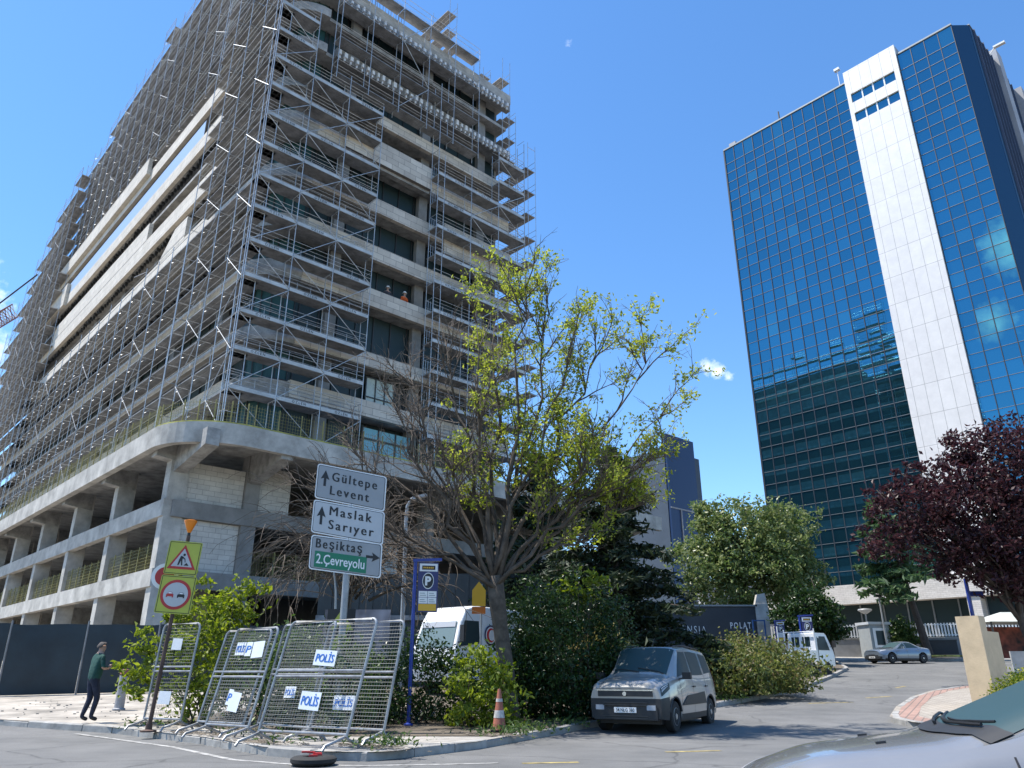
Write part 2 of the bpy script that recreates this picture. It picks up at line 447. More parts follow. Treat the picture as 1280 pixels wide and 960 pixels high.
def kerb(path, name='kerb', side=1, wid=.17, hgt=.135):
    P = np.array(path, float); L = np.concatenate([[0], np.cumsum(np.linalg.norm(np.diff(P, axis=0), axis=1))])
    def pt(s): return np.array([np.interp(s, L, P[:, 0]), np.interp(s, L, P[:, 1])])
    mb = MB(); s = 0
    while s < L[-1] - .2:
        e = min(s + .98, L[-1]); p, q = pt(s), pt(e); d = (q - p) / np.linalg.norm(q - p); nn = np.array([-d[1], d[0]]) * side
        zz = lambda a, h: g(a[1]) + h
        j = rnd.uniform(-.012, .012); k = nn * rnd.uniform(-.012, .012)
        a, b_, c_, d_ = p + k, q + k, q + k + nn * wid, p + k + nn * wid
        t = .02
        V = [(*a, zz(a, -.05)), (*b_, zz(b_, -.05)), (*c_, zz(c_, -.05)), (*d_, zz(d_, -.05)),
             (*a, zz(a, hgt + j - t)), (*b_, zz(b_, hgt + j - t)), (*c_, zz(c_, hgt + j)), (*d_, zz(d_, hgt + j)),
             (*(a + nn * t), zz(a, hgt + j)), (*(b_ + nn * t), zz(b_, hgt + j))]
        mb.add(V, [(0, 1, 5, 4), (4, 5, 9, 8), (8, 9, 6, 7), (1, 2, 6, 9, 5), (3, 0, 4, 8, 7), (2, 3, 7, 6)])
        s = e + .012
    o = mb.build(name, M['kerb']); tag(o, kind='structure'); return o
kerb(LK, side=-1); kerb(RK, side=1)
# the pavement on the far side of the side road
PK = [(16, 9), (12.2, 14.5), (10.2, 17.8), (9.5, 19.6), (9.7, 21.2), (11.4, 24.4), (13.9, 28.5), (16.2, 31.6), (18.9, 34.3), (24, 39), (30, 46), (36, 52)]
prow = sorted(set([9.2, 10, 12, 14, 14.5, 16, 17.8, 18.5, 19, 19.6, 20, 20.5, 21.2] + [21.5 + .5 * i for i in range(61)]))
sheet('pavement', [(y, xat(PK, y), 60) for y in prow], M['paver'], .13)
sheet('red_paver_strip', [(y, xat(PK, y) + .18, xat(PK, y) + .75) for y in prow], M['paver_red'], .134)
kerb(PK, side=-1)
sheet('pavement', [(y, 18.5, 60) for y in (58.9, 59.5, 60, 61, 62, 63, 66, 72)], M['paving'], .12)
kerb([(18, 58.9), (44, 58.9)], side=1)
# white edge line along the kerb and the yellow bay marks
def line_strip(name, path, w, m, h=.004):
    P = np.array(path, float); mb = MB(); V = []
    T = np.gradient(P, axis=0); T /= np.linalg.norm(T, axis=1, keepdims=True)
    for p, t in zip(P, T):
        n_ = np.array([-t[1], t[0]]) * w / 2
        for q in (p - n_, p + n_): V.append((*q, g(q[1]) + h))
    mb.add(V, [(2 * i, 2 * i + 1, 2 * i + 3, 2 * i + 2) for i in range(len(P) - 1)])
    return tag(mb.build(name, m), kind='structure')
line_strip('road_edge_line', [(-9.6, 18.3), (-6.2, 15.2), (-4.3, 12.95), (-3.1, 12.25), (-2.1, 12.15), (-1.1, 12.3), (-.2, 12.5)], .12, M['road_white'])
for a, b_ in (((.15, 12.45), (1.0, 12.6)), ((9.9, 27.4), (11.6, 27.9)), ((12.9, 29.8), (14.2, 30.6)), ((16.6, 35.2), (17.5, 36.2)), ((2.6, 14.2), (3.6, 14.45))):
    line_strip('bay_line', [a, b_], .13, M['road_yellow'])

# ------------------------------------------------------------------ the unfinished office block
W1 = frame2(BAZ, (-13.75, 34.17))
def rpath(oa, ob, r, a1, b1, n=8):
    p = [(a1, ob)] + [(oa + r + (a1 - oa - r) * k, ob) for k in (.75, .5, .25)] + [(oa + r + 1e-3, ob)]
    p += [(oa + r - r * math.sin(t), ob + r - r * math.cos(t)) for t in np.linspace(0, math.pi / 2, n + 1)]
    p += [(oa, ob + r + 1e-3)] + [(oa, ob + r + (b1 - ob - r) * k) for k in (.33, .66, 1)]
    return p
A1, B1 = 62.0, 19.6
blk = thing('unfinished_office_block', 'tall concrete office block under construction with pale stone parapet bands and open podium floors', 'building', tuple(W1([(30, 8, .4)])[0]))
def bpart(mb, name, m, **k): return mb.build(name, m, blk, local=False, **k)
def plate_poly(oa, ob, r, a1=A1, b1=B1): return rpath(oa, ob, r, a1, b1) + [(a1, b1)]
# podium: edge beam, slab, cantilever beams, columns, block walls
mb = MB(W1); mb.strip(rpath(-1.25, -2.35, 3.4, A1 + 2, 33, 12), 11.12, 12.1, -.35); bpart(mb, 'podium_edge', M['concrete'])
mb = MB(W1); mb.prism(plate_poly(-.9, -2.0, 3.0, A1 + 2, 33), 11.72, 12.04); bpart(mb, 'podium_slab', M['concrete_raw'])
acol = [2.7 + 7.6 * k for k in range(9)]
bcol = [-.75, 2.95, 8.6, 14.2, 19.8, 25.4, 31]
def taper_beam(p_in, p_out, z_top, d_in, d_out, w):
    mb = MB(W1); a0, b0 = p_in; a1, b1 = p_out; d = np.array([a1 - a0, b1 - b0]); d /= np.linalg.norm(d); n_ = np.array([-d[1], d[0]]) * w / 2
    V = []
    for (a, b_), dd in ((p_in, d_in), (p_out, d_out)):
        for s in (-1, 1):
            for z in (z_top - dd, z_top): V.append((a + s * n_[0], b_ + s * n_[1], z))
    mb.add(V, [(0, 1, 3, 2), (4, 6, 7, 5), (0, 2, 6, 4), (1, 5, 7, 3), (0, 4, 5, 1), (2, 3, 7, 6)])
    return mb
for a in acol:
    bpart(taper_beam((a, -.4), (a, -1.95), 11.72, 1.0, .8, .7), 'cantilever_beam', M['concrete_raw'])
for b_ in bcol:
    bpart(taper_beam((2.4, b_), (-1.08, b_), 11.72, 1.45, .8, .62), 'cantilever_beam', M['concrete_raw'])
for i, a in enumerate(acol):
    mb = MB(W1); mb.box(a - .32, a + .32, -1.2, -.3, .2, 11.715); bpart(mb, 'column', M['concrete'])
for b_ in bcol[1:]:
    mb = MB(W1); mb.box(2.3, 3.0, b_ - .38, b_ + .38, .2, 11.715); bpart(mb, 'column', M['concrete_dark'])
for z0, z1 in ((8.15, 8.95), (4.95, 5.75)):
    mb = MB(W1); mb.box(2.39, A1, -1.28, -.9, z0, z1); bpart(mb, 'edge_beam', M['concrete'])
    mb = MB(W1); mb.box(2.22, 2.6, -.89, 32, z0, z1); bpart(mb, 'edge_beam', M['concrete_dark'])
    mb = MB(W1); mb.box(2.61, A1, -.89, 32, z1 - .28, z1 - .02); bpart(mb, 'floor_slab', M['concrete_raw'])
mb = MB(W1); mb.box(2.05, 2.6, -.89, 32, 1.0, 1.9); mb.box(2.39, A1, -1.28, -.9, 1.0, 1.9); bpart(mb, 'ground_beam', M['concrete'])
for b0, b1, z0, z1 in ((-.3, 2.55, 8.97, 10.9), (-.3, 2.55, 5.77, 8.13), (3.35, 5.1, 8.97, 11.3), (3.35, 4.9, 1.9, 2.9), (9.0, 12.2, 5.77, 8.13)):
    mb = MB(W1); mb.box(2.5, 2.72, b0, b1, z0, z1); bpart(mb, 'block_wall', M['block'])
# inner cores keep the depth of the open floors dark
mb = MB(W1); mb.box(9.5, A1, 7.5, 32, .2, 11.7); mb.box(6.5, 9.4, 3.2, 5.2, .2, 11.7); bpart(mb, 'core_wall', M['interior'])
mb = MB(W1)
for a in np.arange(10, 60, 7.6): mb.box(a, a + .25, 1.5, 7.45, .2, 11.7)
bpart(mb, 'partition_wall', M['concrete_raw'])
# yellow safety mesh in the podium openings
def mesh_rail(p, q, z0, z1, name='safety_mesh', parent=None, m=None, stepv=.14, steph=.16):
    mb = MB(W1); p = np.array(p, float); q = np.array(q, float); L = np.linalg.norm(q - p); d = (q - p) / L
    for s in np.arange(0, L, stepv): mb.bar((*(p + d * s), z0), (*(p + d * s), z1), .009)
    for z in np.arange(z0, z1 + .01, steph): mb.bar((*p, z), (*q, z), .010)
    for s in np.arange(0, L + .1, 1.2): mb.bar((*(p + d * min(s, L)), z0 - .1), (*(p + d * min(s, L)), z1 + .05), .045)
    return bpart(mb, name, m or M['yellow_mesh'])
for k in range(6):
    mesh_rail((acol[k] + .35, -1.0), (acol[k + 1] - .35, -1.0), 5.8, 7.0)
mesh_rail((2.5, 3.4), (2.5, 8.2), 5.8, 7.0)
for k in range(8):
    mesh_rail((2.4 + k * 6, -2.2), (8.3 + k * 6, -2.2), 12.15, 13.25, stepv=.16 if k < 3 else .3)
ap = rpath(-1.1, -2.2, 3.3, 6, 20, 14)[4:-1]
for p, q in zip(ap[:-1:2], ap[2::2]): mesh_rail(p, q, 12.15, 13.2)
mb = MB(W1); mb.strip(rpath(-1.2, -2.3, 3.4, 5, 20, 12)[5:], 12.1, 12.19, -.04); bpart(mb, 'edge_tape', M['yellow'])

# upper floors
FL = [14.95, 18.0, 21.9, 25.05, 28.45, 31.95, 35.1, 38.4, 41.3]
BH = [.95, .9, 1.15, 1.0, 1.0, 1.4, .85, .8, .8]
arc0, arc1 = 4, 14                            # indices of the rounded corner in rpath
for k, (z, h) in enumerate(zip(FL, BH)):
    P = rpath(1.1, 1.1, 2.6, A1, B1)
    lz = z
    if k == 6: lz = 36.8
    if k == 7: lz = 40.3
    la = P[:arc0 + 2]; mid = P[arc0:arc1 + 1]; rb = P[arc1 - 1:]
    if k not in (8,):
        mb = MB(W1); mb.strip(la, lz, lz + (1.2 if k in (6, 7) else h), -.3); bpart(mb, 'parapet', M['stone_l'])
    mb = MB(W1); mb.strip(mid, z - .012, z + h - .15, -.28, off=-.012); bpart(mb, 'corner_parapet', M['concrete_raw'])
    if k not in (7, 8):
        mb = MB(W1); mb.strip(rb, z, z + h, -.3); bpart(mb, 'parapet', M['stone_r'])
    mb = MB(W1); mb.prism(plate_poly(1.42, 1.42, 2.3), z + .06, z + .32); bpart(mb, 'floor_slab', M['concrete_raw'])
    if lz != z:
        mb = MB(W1); mb.box(4.2, A1, 1.42, 9, lz + .06, lz + .3); bpart(mb, 'floor_slab', M['concrete_raw'])
# thicker runs of the stepped parapets
mb = MB(W1); mb.box(23.3, 50.5, 1.085, 1.4, 33.35, 34.95); bpart(mb, 'raised_parapet', M['stone_l'])
mb = MB(W1); mb.add([(19.2, 1.09, 29.4), (14.2, 1.09, 29.4), (14.2, 1.09, 31.2), (16.5, 1.09, 31.2), (19.2, 1.4, 29.4), (14.2, 1.4, 29.4), (14.2, 1.4, 31.2), (16.5, 1.4, 31.2)], BOXF); bpart(mb, 'raised_parapet', M['stone_l'])
mb = MB(W1); mb.box(14, 52, 1.12, 1.16, 38.05, 39.4); bpart(mb, 'glass_balustrade', glass_mat('pale_blue_balustrade', (.50, .60, .70), .12, metal=.6))
mb = MB(W1); mb.box(26, 56, .75, 1.08, 41.0, 42.6); bpart(mb, 'raised_parapet', M['stone_l'])
mb = MB(W1); mb.box(48, 58, .8, 1.09, 36.7, 39.2); bpart(mb, 'raised_parapet', M['stone_l'])
mb = MB(W1); mb.box(.82, 1.085, 5.5, 12.2, 31.9, 33.6); bpart(mb, 'raised_parapet', M['stone_r'])
mb = MB(W1); mb.box(.9, 1.085, 13.5, 19.6, 27.6, 29.9); bpart(mb, 'raised_parapet', M['stone_r'])
mb = MB(W1); mb.box(1.085, 1.5, 5.5, 12.2, 31.7, 31.9); bpart(mb, 'soffit', M['concrete_raw'])
# brackets that hang from the soffits of the left face
for z in (24.85, 28.25, 31.75, 36.6):
    mb = MB(W1)
    for a in np.arange(9, 60, .62):
        mb.box(a, a + .2, 1.45 + rnd.uniform(0, .15), 1.75, z - rnd.uniform(-.05, .12), z + .26)
    bpart(mb, 'soffit_brackets', M['frame_dark'])['kind'] = 'stuff'
# rows of white stone brackets on the two top cornices of the right face
for z in (38.1, 42.75):
    mb = MB(W1); mb.box(.95, 1.4, 4.3, B1, z + .25, z + 1.0, 0)
    bpart(mb, 'cornice', M['concrete_dark'])
    mb = MB(W1); b_ = 4.4
    while b_ < B1 - .3:
        q = rnd.uniform(.12, .24); mb.box(.72, .94, b_, b_ + q, z + .38 + rnd.uniform(-.06, .06), z + .66 + rnd.uniform(-.06, .12)); mb.box(.80, .94, b_ + .03, b_ + .11, z + .1, z + .3)
        b_ += rnd.uniform(.36, .52)
    bpart(mb, 'cornice_brackets', M['white'])['kind'] = 'stuff'
# roof parapets, rebar, the higher rear wing
mb = MB(W1); mb.strip(rpath(1.0, 1.0, 2.5, A1, B1 + .1)[4:], 43.75, 44.6, -.3); mb.prism(plate_poly(1.3, 1.3, 2.2), 43.6, 43.8); bpart(mb, 'roof', M['concrete'])
mb = MB(W1)
for b_ in np.arange(3.6, 9.2, .22): mb.bar((1.2, b_, 44.5), (1.2 + rnd.uniform(-.05, .05), b_ + rnd.uniform(-.05, .05), 45.3), .03)
bpart(mb, 'rebar', M['steel_dark'])
for z in (43.6, 46.9, 50.2):
    mb = MB(W1); mb.box(16, 58, 2.3, 5.5, z + .3, z + 1.2); bpart(mb, 'rear_parapet', M['concrete'])
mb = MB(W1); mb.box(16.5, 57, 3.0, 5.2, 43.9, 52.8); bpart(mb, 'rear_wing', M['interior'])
# glazing: a strip of window wall for every storey with its mullions
tops = FL[1:] + [43.7]; bots = [12.05] + [z + .34 for z in FL]
for k in range(len(FL) + 1):
    z0 = bots[k]; z1 = (FL + [43.6])[k] + (.05 if k < len(FL) else 0)
    P = rpath(2.45, 2.45, 1.7, A1 - .5, B1 - .3)
    fr_ = MB(W1); gl = MB(W1)
    gl.strip(P[:5], z0, z1, -.06); bpart(gl, 'glazing', M['glass_dark'])
    gl = MB(W1); gl.strip(P[4:15], z0, z1, -.06); bpart(gl, 'corner_glazing', M['glass_teal'])
    gl = MB(W1); gl.strip(P[14:], z0, z1, -.06); bpart(gl, 'glazing', M['glass_dark'])
    for a in np.arange(4.4, A1 - 1, 1.5): fr_.box(a - .03, a + .03, 2.37, 2.44, z0, z1)
    for b_ in np.arange(4.4, B1 - .4, 1.25): fr_.box(2.37, 2.44, b_ - .03, b_ + .03, z0, z1)
    for p in P[5:14:2]: fr_.bar((p[0] - .05, p[1] - .05, z0), (p[0] - .05, p[1] - .05, z1), .05)
    for zz in (z0 + 1.0,):
        fr_.strip(P, zz, zz + .06, -.05, off=.06)
    bpart(fr_, 'window_frame', M['frame_dark'])
    for a in np.arange(7.8, 40, 7.6):
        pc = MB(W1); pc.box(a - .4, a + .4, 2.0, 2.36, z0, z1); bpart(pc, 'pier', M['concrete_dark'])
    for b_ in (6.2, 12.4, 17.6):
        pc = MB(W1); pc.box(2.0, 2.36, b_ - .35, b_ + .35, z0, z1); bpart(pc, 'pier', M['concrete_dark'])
# two finished windows low on the right face: curtained and sky-blue
wm = MB(W1); wm.box(1.98, 2.03, 8.9, 10.9, 15.4, 17.7); w_ = bpart(wm, 'curtained_window', mat('pale_curtain_behind_glass', (.45, .52, .47), .3, var=.1, scale=4))
wf = MB(W1)
for b_ in (8.9, 9.57, 10.23, 10.9): wf.box(1.92, 1.975, b_ - .03, b_ + .03, 15.35, 17.75)
for z in (15.37, 16.5, 17.72): wf.box(1.925, 1.972, 8.87, 10.93, z - .03, z + .03)
wf.build('window_frame', M['frame_dark'], w_, local=False)
wm = MB(W1); wm.box(1.98, 2.03, 8.9, 12.3, 12.5, 14.6); w_ = bpart(wm, 'shop_window', glass_mat('pale_blue_glass', (.22, .5, .6), .15))
wf = MB(W1)
for b_ in (8.9, 10.0, 11.2, 12.3): wf.box(1.92, 1.975, b_ - .04, b_ + .04, 12.4, 14.65)
wf.box(1.925, 1.972, 8.9, 12.3, 13.9, 14.0)
wf.build('window_frame', M['frame_dark'], w_, local=False)
# the end wall, floors showing as bands (the glass tower mirrors it)
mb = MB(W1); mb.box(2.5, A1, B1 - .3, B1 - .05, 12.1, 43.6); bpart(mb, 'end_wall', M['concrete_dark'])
gl = MB(W1)
for k in range(len(FL)):
    gl.box(4, A1 - 2, B1 - .04, B1, bots[k] + .9, FL[k] - .1)
bpart(gl, 'end_glazing', M['glass_dark'])

# ------------------------------------------------------------------ scaffolds
def scaffold(label, axis, out, inn, pos, tops, z0, lift=2.06, zfirst=None, brace=(), toe=True, words=None, far=False, deck_z=None, mesh_r=.027, brk=False):
    """axis 'a' or 'b': direction the bays run; out/inn: coordinates of the two rows of standards; tops: height of each frame"""
    def P(s, o, z): return (s, o, z) if axis == 'a' else (o, s, z)
    n = len(pos)
    root = thing('scaffolding', label, 'scaffold', tuple(W1([P(pos[0], out, z0)])[0]), group='scaffolds round the unfinished block')
    lv = [z for z in np.arange((zfirst if zfirst is not None else z0), max(tops) - .3, lift)]
    sides = 5 if not far else 4
    for i in range(n):
        mb = MB(W1); t = tops[i]
        for o in (out, inn):
            mb.tube([P(pos[i], o, z0), P(pos[i], o, t)], mesh_r, sides)
        for z in lv:
            if z < t - .2:
                mb.tube([P(pos[i], out, z), P(pos[i], inn, z)], mesh_r * .8, 4)
                if not far: mb.tube([P(pos[i], out, z + 1.0), P(pos[i], inn, z + 1.0)] if i in (0, n - 1) else [P(pos[i], out, z - .35), P(pos[i], out + (inn - out) * .5, z)], mesh_r * .7, 4)
        mb.build('frame', M['steel'], root, local=False)
    sg = 1 if inn > out else -1
    for li, z in enumerate(lv):
        dk, gd, tb, lt = MB(W1), MB(W1), MB(W1), MB()
        for i in range(n - 1):
            if min(tops[i], tops[i + 1]) < z + .6: continue
            if (li == 0 and z0 < 13): continue
            s0, s1 = pos[i] + .03, pos[i + 1] - .03
            lo, hi = sorted((out + sg * .04, inn + sg * .22))
            h3 = (hi - lo) / 3
            for q in range(3):
                a0, a1 = lo + q * h3 + .008, lo + (q + 1) * h3 - .008
                p, q2 = P(s0, a0, z), P(s1, a1, z)
                dk.box(min(p[0], q2[0]), max(p[0], q2[0]), min(p[1], q2[1]), max(p[1], q2[1]), z + .03, z + .085)
            for hz in (.55, 1.03):
                gd.tube([P(pos[i], out, z + hz), P(pos[i + 1], out, z + hz)], mesh_r * .72, 4)
            if axis == 'b' and toe:
                for hz in (.3, .78): gd.tube([P(pos[i], out, z + hz), P(pos[i + 1], out, z + hz)], mesh_r * .5, 4)
                gd.tube([P(pos[i], inn, z + .55), P(pos[i + 1], inn, z + .55)], mesh_r * .6, 4)
                for q in (.33, .66): gd.tube([P(pos[i] + (pos[i + 1] - pos[i]) * q, inn, z + .08), P(pos[i] + (pos[i + 1] - pos[i]) * q, inn, z + 1.1)], mesh_r * .6, 4)
            if not far: gd.tube([P(pos[i], inn, z + 1.03), P(pos[i + 1], inn, z + 1.03)], mesh_r * .6, 4)
            if toe:
                o0 = out - sg * .035
                p, q2 = P(s0, o0, z), P(s1, o0 + sg * .025, z)
                tb.box(min(p[0], q2[0]), max(p[0], q2[0]), min(p[1], q2[1]), max(p[1], q2[1]), z + .03, z + .24)
                if words and (i + li * 2) % 3 != 2:
                    w = W1([P(s0 + .85, o0 - .006, z + .075)])[0]
                    ux = W1.B if axis == 'b' else -W1.A
                    put_text(lt, words, w, (ux[0], ux[1], 0), (0, 0, 1), .13, bold=.012, space=1.5)
        if dk.n: dk.build('deck', M['deck'], root, local=False)
        if gd.n: gd.build('guardrail', M['steel'], root, local=False)
        if tb.n:
            t_ = tb.build('toe_board', M['toe'], root, local=False)
            if lt.n:
                lt.build('lettering', M['black'], t_, local=False)
    for (i, dirn) in brace:
        mb = MB(W1)
        for li, z in enumerate(lv):
            if z + lift > min(tops[i], tops[i + 1]): break
            s0, s1 = (pos[i], pos[i + 1]) if (li + dirn) % 2 == 0 else (pos[i + 1], pos[i])
            mb.tube([P(s0, out - sg * .05, z + .1), P(s1, out - sg * .05, z + lift)], mesh_r * .85, 5)
        mb.build('brace', M['steel_mid'] if axis == 'a' else M['steel'], root, local=False)
    if brk:                                   # pale ledger struts standing out from the face
        mb = MB(W1)
        for i in range(3, n - 1, 5):
            for li in range((i // 5) % 2 + 1, len(lv), 3):
                if lv[li] + 1 < tops[i]:
                    mb.tube([P(pos[i], out - sg * .06, lv[li] + 1.05), P(pos[i] - .1, out - sg * .75, lv[li] + .35)], .022, 5)
        mb.build('outrigger', M['steel'], root, local=False)
    return root
ab = [9.7 + 2.55 * k for k in range(18)]
scaffold('lower run of steel scaffolding standing on the podium edge along the sunlit left face', 'a', 0, .75, ab, [27.4 + .5 * (k % 3 == 0) for k in range(18)], 12.1, toe=False, brace=((2, 0), (7, 1), (12, 0)), far=False, brk=True)
scaffold('upper hanging run of steel scaffolding above the exposed white bands of the left face', 'a', .95, 1.75, ab, [58.4 - max(0, k - 8) * .3 + (.9 if k % 3 else 0) + rnd.uniform(0, .7) for k in range(18)], 42.2, toe=False, brace=((1, 0), (6, 1), (11, 0)), far=False)
ac = [49.8 + 2.9 * k for k in range(9)]
scaffold('full-height scaffolding around the far left end of the block, stepping down against the sky', 'a', 0, .9, ac, [54.2, 54, 53, 51.9, 50, 48.6, 46.2, 44.9, 41.5], 12.1, toe=False, brace=((1, 0), (4, 1), (6, 0)), far=True)
scaffold('full-height scaffolding wrapped round the left side of the rounded corner', 'a', 0, .75, [0.25, 2.5, 4.9, 7.3, 9.6], [52, 53, 54, 54.5, 55], 12.1, toe=False, brace=((0, 0), (2, 1)), words=None)
scaffold('scaffolding on the right of the rounded corner, stepped top, lettered toe boards', 'b', 0, .75, [0, 2.5, 5, 7.5], [47, 40.2, 36.5, 35.6], 12.1, brace=((0, 1), (1, 1), (2, 0)), words='OZLEN')
scaffold('scaffolding on the right end of the shaded face beside the sky', 'b', 0, .75, [12.1, 12.65, 15.05, 17.6, 20.2], [40.4, 34.5, 34.5, 37.5, 39.6], 12.1, brace=((2, 1), (3, 0)), words='OZLEN')
scaffold('light scaffolding on the top ledge in front of the white bracket cornices', 'b', .1, .8, [4.0 + 2.33 * k for k in range(6)], [45.6, 45.8, 46, 46, 46, 45.9], 35.9, lift=2.9, zfirst=36.3, brace=((2, 0),), toe=False)
scaffold('scaffolding on the hidden end wall, its decks jutting past the corner', 'a', 21.6, 20.8, [.2, 2.4, 4.8, 7.2], [40.2, 44.6, 44.6, 44], 12.1, zfirst=13.0, far=True, toe=False)
scaffold('taller scaffold bay of the end wall stepping up behind the right roof corner', 'a', 20.0, 19.2, [1.4, 3.8, 6.2], [48.5, 49.2, 49.2], 36.0, far=True, toe=False)
scaffold('highest scaffold bay of the end wall rising above the roof edge', 'a', 17.6, 16.8, [5.6, 8.0, 10.4], [56.6, 56.8, 56.8], 44.7, far=True, toe=False)

# ------------------------------------------------------------------ the blue glass tower
WT = frame2(42, (26.84, 78.72))
M['tower_glass'] = glass_mat('tower_mirror_glass', (.062, .245, .335), .015, .02, .35, metal=.93, panes=.12)
M['tower_glass_side'] = glass_mat('tower_side_glass', (.03, .085, .15), .04, .02, .35, metal=.75)
M['mullion'] = mat('bronze_mullion', (.075, .08, .085), .45, .4, var=.1)
M['transom'] = mat('pale_transom', (.27, .29, .30), .45, .4, var=.1)
M['tower_panel'] = brick_mat('tower_white_panels', (.74, .72, .70), (.70, .68, .665), (.36, .35, .34), 1.12, 2.9, .022, .55, R(-42), ('Y', 'Z'), .2, .07)
M['tower_panel'].node_tree.nodes['Brick Texture'].offset = 0
M['tower_fin'] = mat('navy_fin', (.09, .11, .16), .5, .3, var=.1)
M['tower_grey'] = mat('tower_grey_render', (.36, .37, .40), .7, var=.12, scale=.3)
M['white_brick'] = brick_mat('white_brick_spandrel', (.72, .68, .63), (.64, .60, .55), (.5, .47, .43), .45, .16, .012, .8, R(-42), ('Y', 'Z'), .3, .2)
tw = thing('glass_tower', 'tall blue mirror-glass office tower with a white vertical panel strip', 'building', tuple(WT([(-13, 8, 3.2)])[0]))
def tpart(mb, name, m, **k): return mb.build(name, m, tw, local=False, **k)
ZB, ZT = 9.0, 63.0
rowsz = list(ZB + np.arange(39) * ((ZT - 2.1 - ZB) / 38)) + [ZT]
def curtain(a0, a1, ncol):
    mb = MB(WT); cw = (a1 - a0) / ncol
    for i in range(ncol):
        for j in range(len(rowsz) - 1):
            t1, t2 = nr.normal(0, .0012, 2)
            x0, x1 = a0 + i * cw + .03, a0 + (i + 1) * cw - .03; z0, z1 = rowsz[j] + .03, rowsz[j + 1] - .03
            h, v = t1 * cw / 2, t2 * (z1 - z0) / 2
            mb.add([(x0, .02 + h - v, z0), (x1, .02 - h - v, z0), (x1, .02 - h + v, z1), (x0, .02 + h + v, z1)], [(0, 1, 2, 3)])
    tpart(mb, 'curtain_wall', M['tower_glass'])
    mb = MB(WT)
    for i in range(ncol + 1): mb.box(a0 + i * cw - .03, a0 + i * cw + .03, -.06, .03, ZB, ZT)
    tpart(mb, 'mullion', M['mullion'])
    mb = MB(WT)
    for z in rowsz: mb.box(a0, a1, -.035, .03, z - .018, z + .018)
    tpart(mb, 'transom', M['transom'])
curtain(-15.72, 0, 12)
curtain(-26.75, -21.38, 4)
mb = MB(WT); mb.prism([(-.05, .06), (-26.5, .06), (-27.5, 1.6), (-27.5, 24), (-.05, 24)], 3, ZT - .02); tpart(mb, 'core', M['black'])
mb = MB(WT); mb.box(-21.35, -15.75, -.3, .03, 7.4, 57.3); mb.box(-21.35, -15.75, -.3, .03, 61.1, 64.3); mb.box(-21.35, -15.75, -.3, .03, 58.5, 59.9)
for z0, z1 in ((57.3, 58.5), (59.9, 61.1)):
    mb.box(-21.35, -20.85, -.3, .03, z0, z1); mb.box(-16.15, -15.75, -.3, .03, z0, z1)
tpart(mb, 'panel_strip', M['tower_panel'])
mb = MB(WT); mb.box(-21.35, -15.75, .04, 2.5, 62.8, 64.28); tpart(mb, 'lift_overrun', M['tower_grey'])
for z0, z1 in ((57.3, 58.5), (59.9, 61.1)):
    mb = MB(WT); mb.box(-20.85, -16.15, -.12, -.06, z0, z1); w_ = tpart(mb, 'strip_window', M['tower_glass'])
    mb = MB(WT)
    for i in range(1, 4): mb.box(-20.85 + i * 1.175 - .07, -20.85 + i * 1.175 + .07, -.2, -.13, z0, z1)
    mb.build('window_frame', M['white'], w_, local=False)
# chamfered corner and finned side
mb = MB(WT); mb.prism([(-26.8, .02), (-27.95, 1.25), (-27.6, 1.4), (-26.6, .3)], ZB, ZT); tpart(mb, 'chamfer_glazing', M['tower_glass_side'])
mb = MB(WT); mb.box(-27.99, -27.62, 1.3, 8.3, ZB, ZT - .1); mb.box(-27.95, -27.62, 10.3, 15.5, ZB, ZT + .6); tpart(mb, 'side_glazing', M['tower_glass_side'])
for b_ in (2.3, 3.6, 4.9, 6.2, 7.5, 11.3, 12.6, 13.9):
    mb = MB(WT); mb.box(-28.2, -28.0, b_ - .05, b_ + .05, ZB, ZT); tpart(mb, 'fin', M['tower_fin'])
mb = MB(WT); mb.box(-28.5, -27.6, 8.35, 10.25, 3, ZT + 1.3); mb.box(-28.7, -27.6, 15.55, 22, 3, ZT + .4); tpart(mb, 'side_pilaster', M['tower_grey'])
mb = MB(WT)
for z in rowsz[::1]: mb.box(-27.98, -27.6, 1.27, 8.34, z - .025, z + .025)
mb.W = WT; tpart(mb, 'side_transom', M['frame_dark'])
mb = MB(WT); mb.box(-15.7, .06, -.1, .3, ZT + .02, ZT + .2); mb.box(-26.8, -21.4, -.1, .3, ZT + .02, ZT + .2); mb.box(-28.05, -27.5, 1.3, 8.3, ZT, ZT + .15); tpart(mb, 'roof_coping', M['transom'])
mb = MB(WT); mb.box(-.05, .12, -.08, 23, ZB, ZT + .1); tpart(mb, 'end_wall', M['frame_dark'])
mb = MB(WT); mb.tube([(-14.6, 1.5, 63), (-14.6, 1.5, 66.8)], .05, 5); mb.box(-14.9, -14.3, 1.3, 1.7, 66.6, 66.9); tpart(mb, 'antenna', M['white'])
mb = MB(WT); mb.tube([(-7.3, .8, 63), (-7.3, .8, 65)], .09, 5); mb.box(-7.9, -7.0, .6, 1.0, 63.1, 63.6); tpart(mb, 'roof_camera', M['frame_dark'])
mb = MB(WT); mb.tube([(-27.9, 7.4, 63), (-28.6, 7.4, 63.7)], .06, 5); mb.box(-29.6, -28.5, 7.2, 7.6, 63.6, 63.8); tpart(mb, 'roof_light', M['white'])
mb = MB(WT); mb.box(-1.5, -.6, .3, 1.1, 63, 63.9); tpart(mb, 'roof_fan', M['tower_grey'])
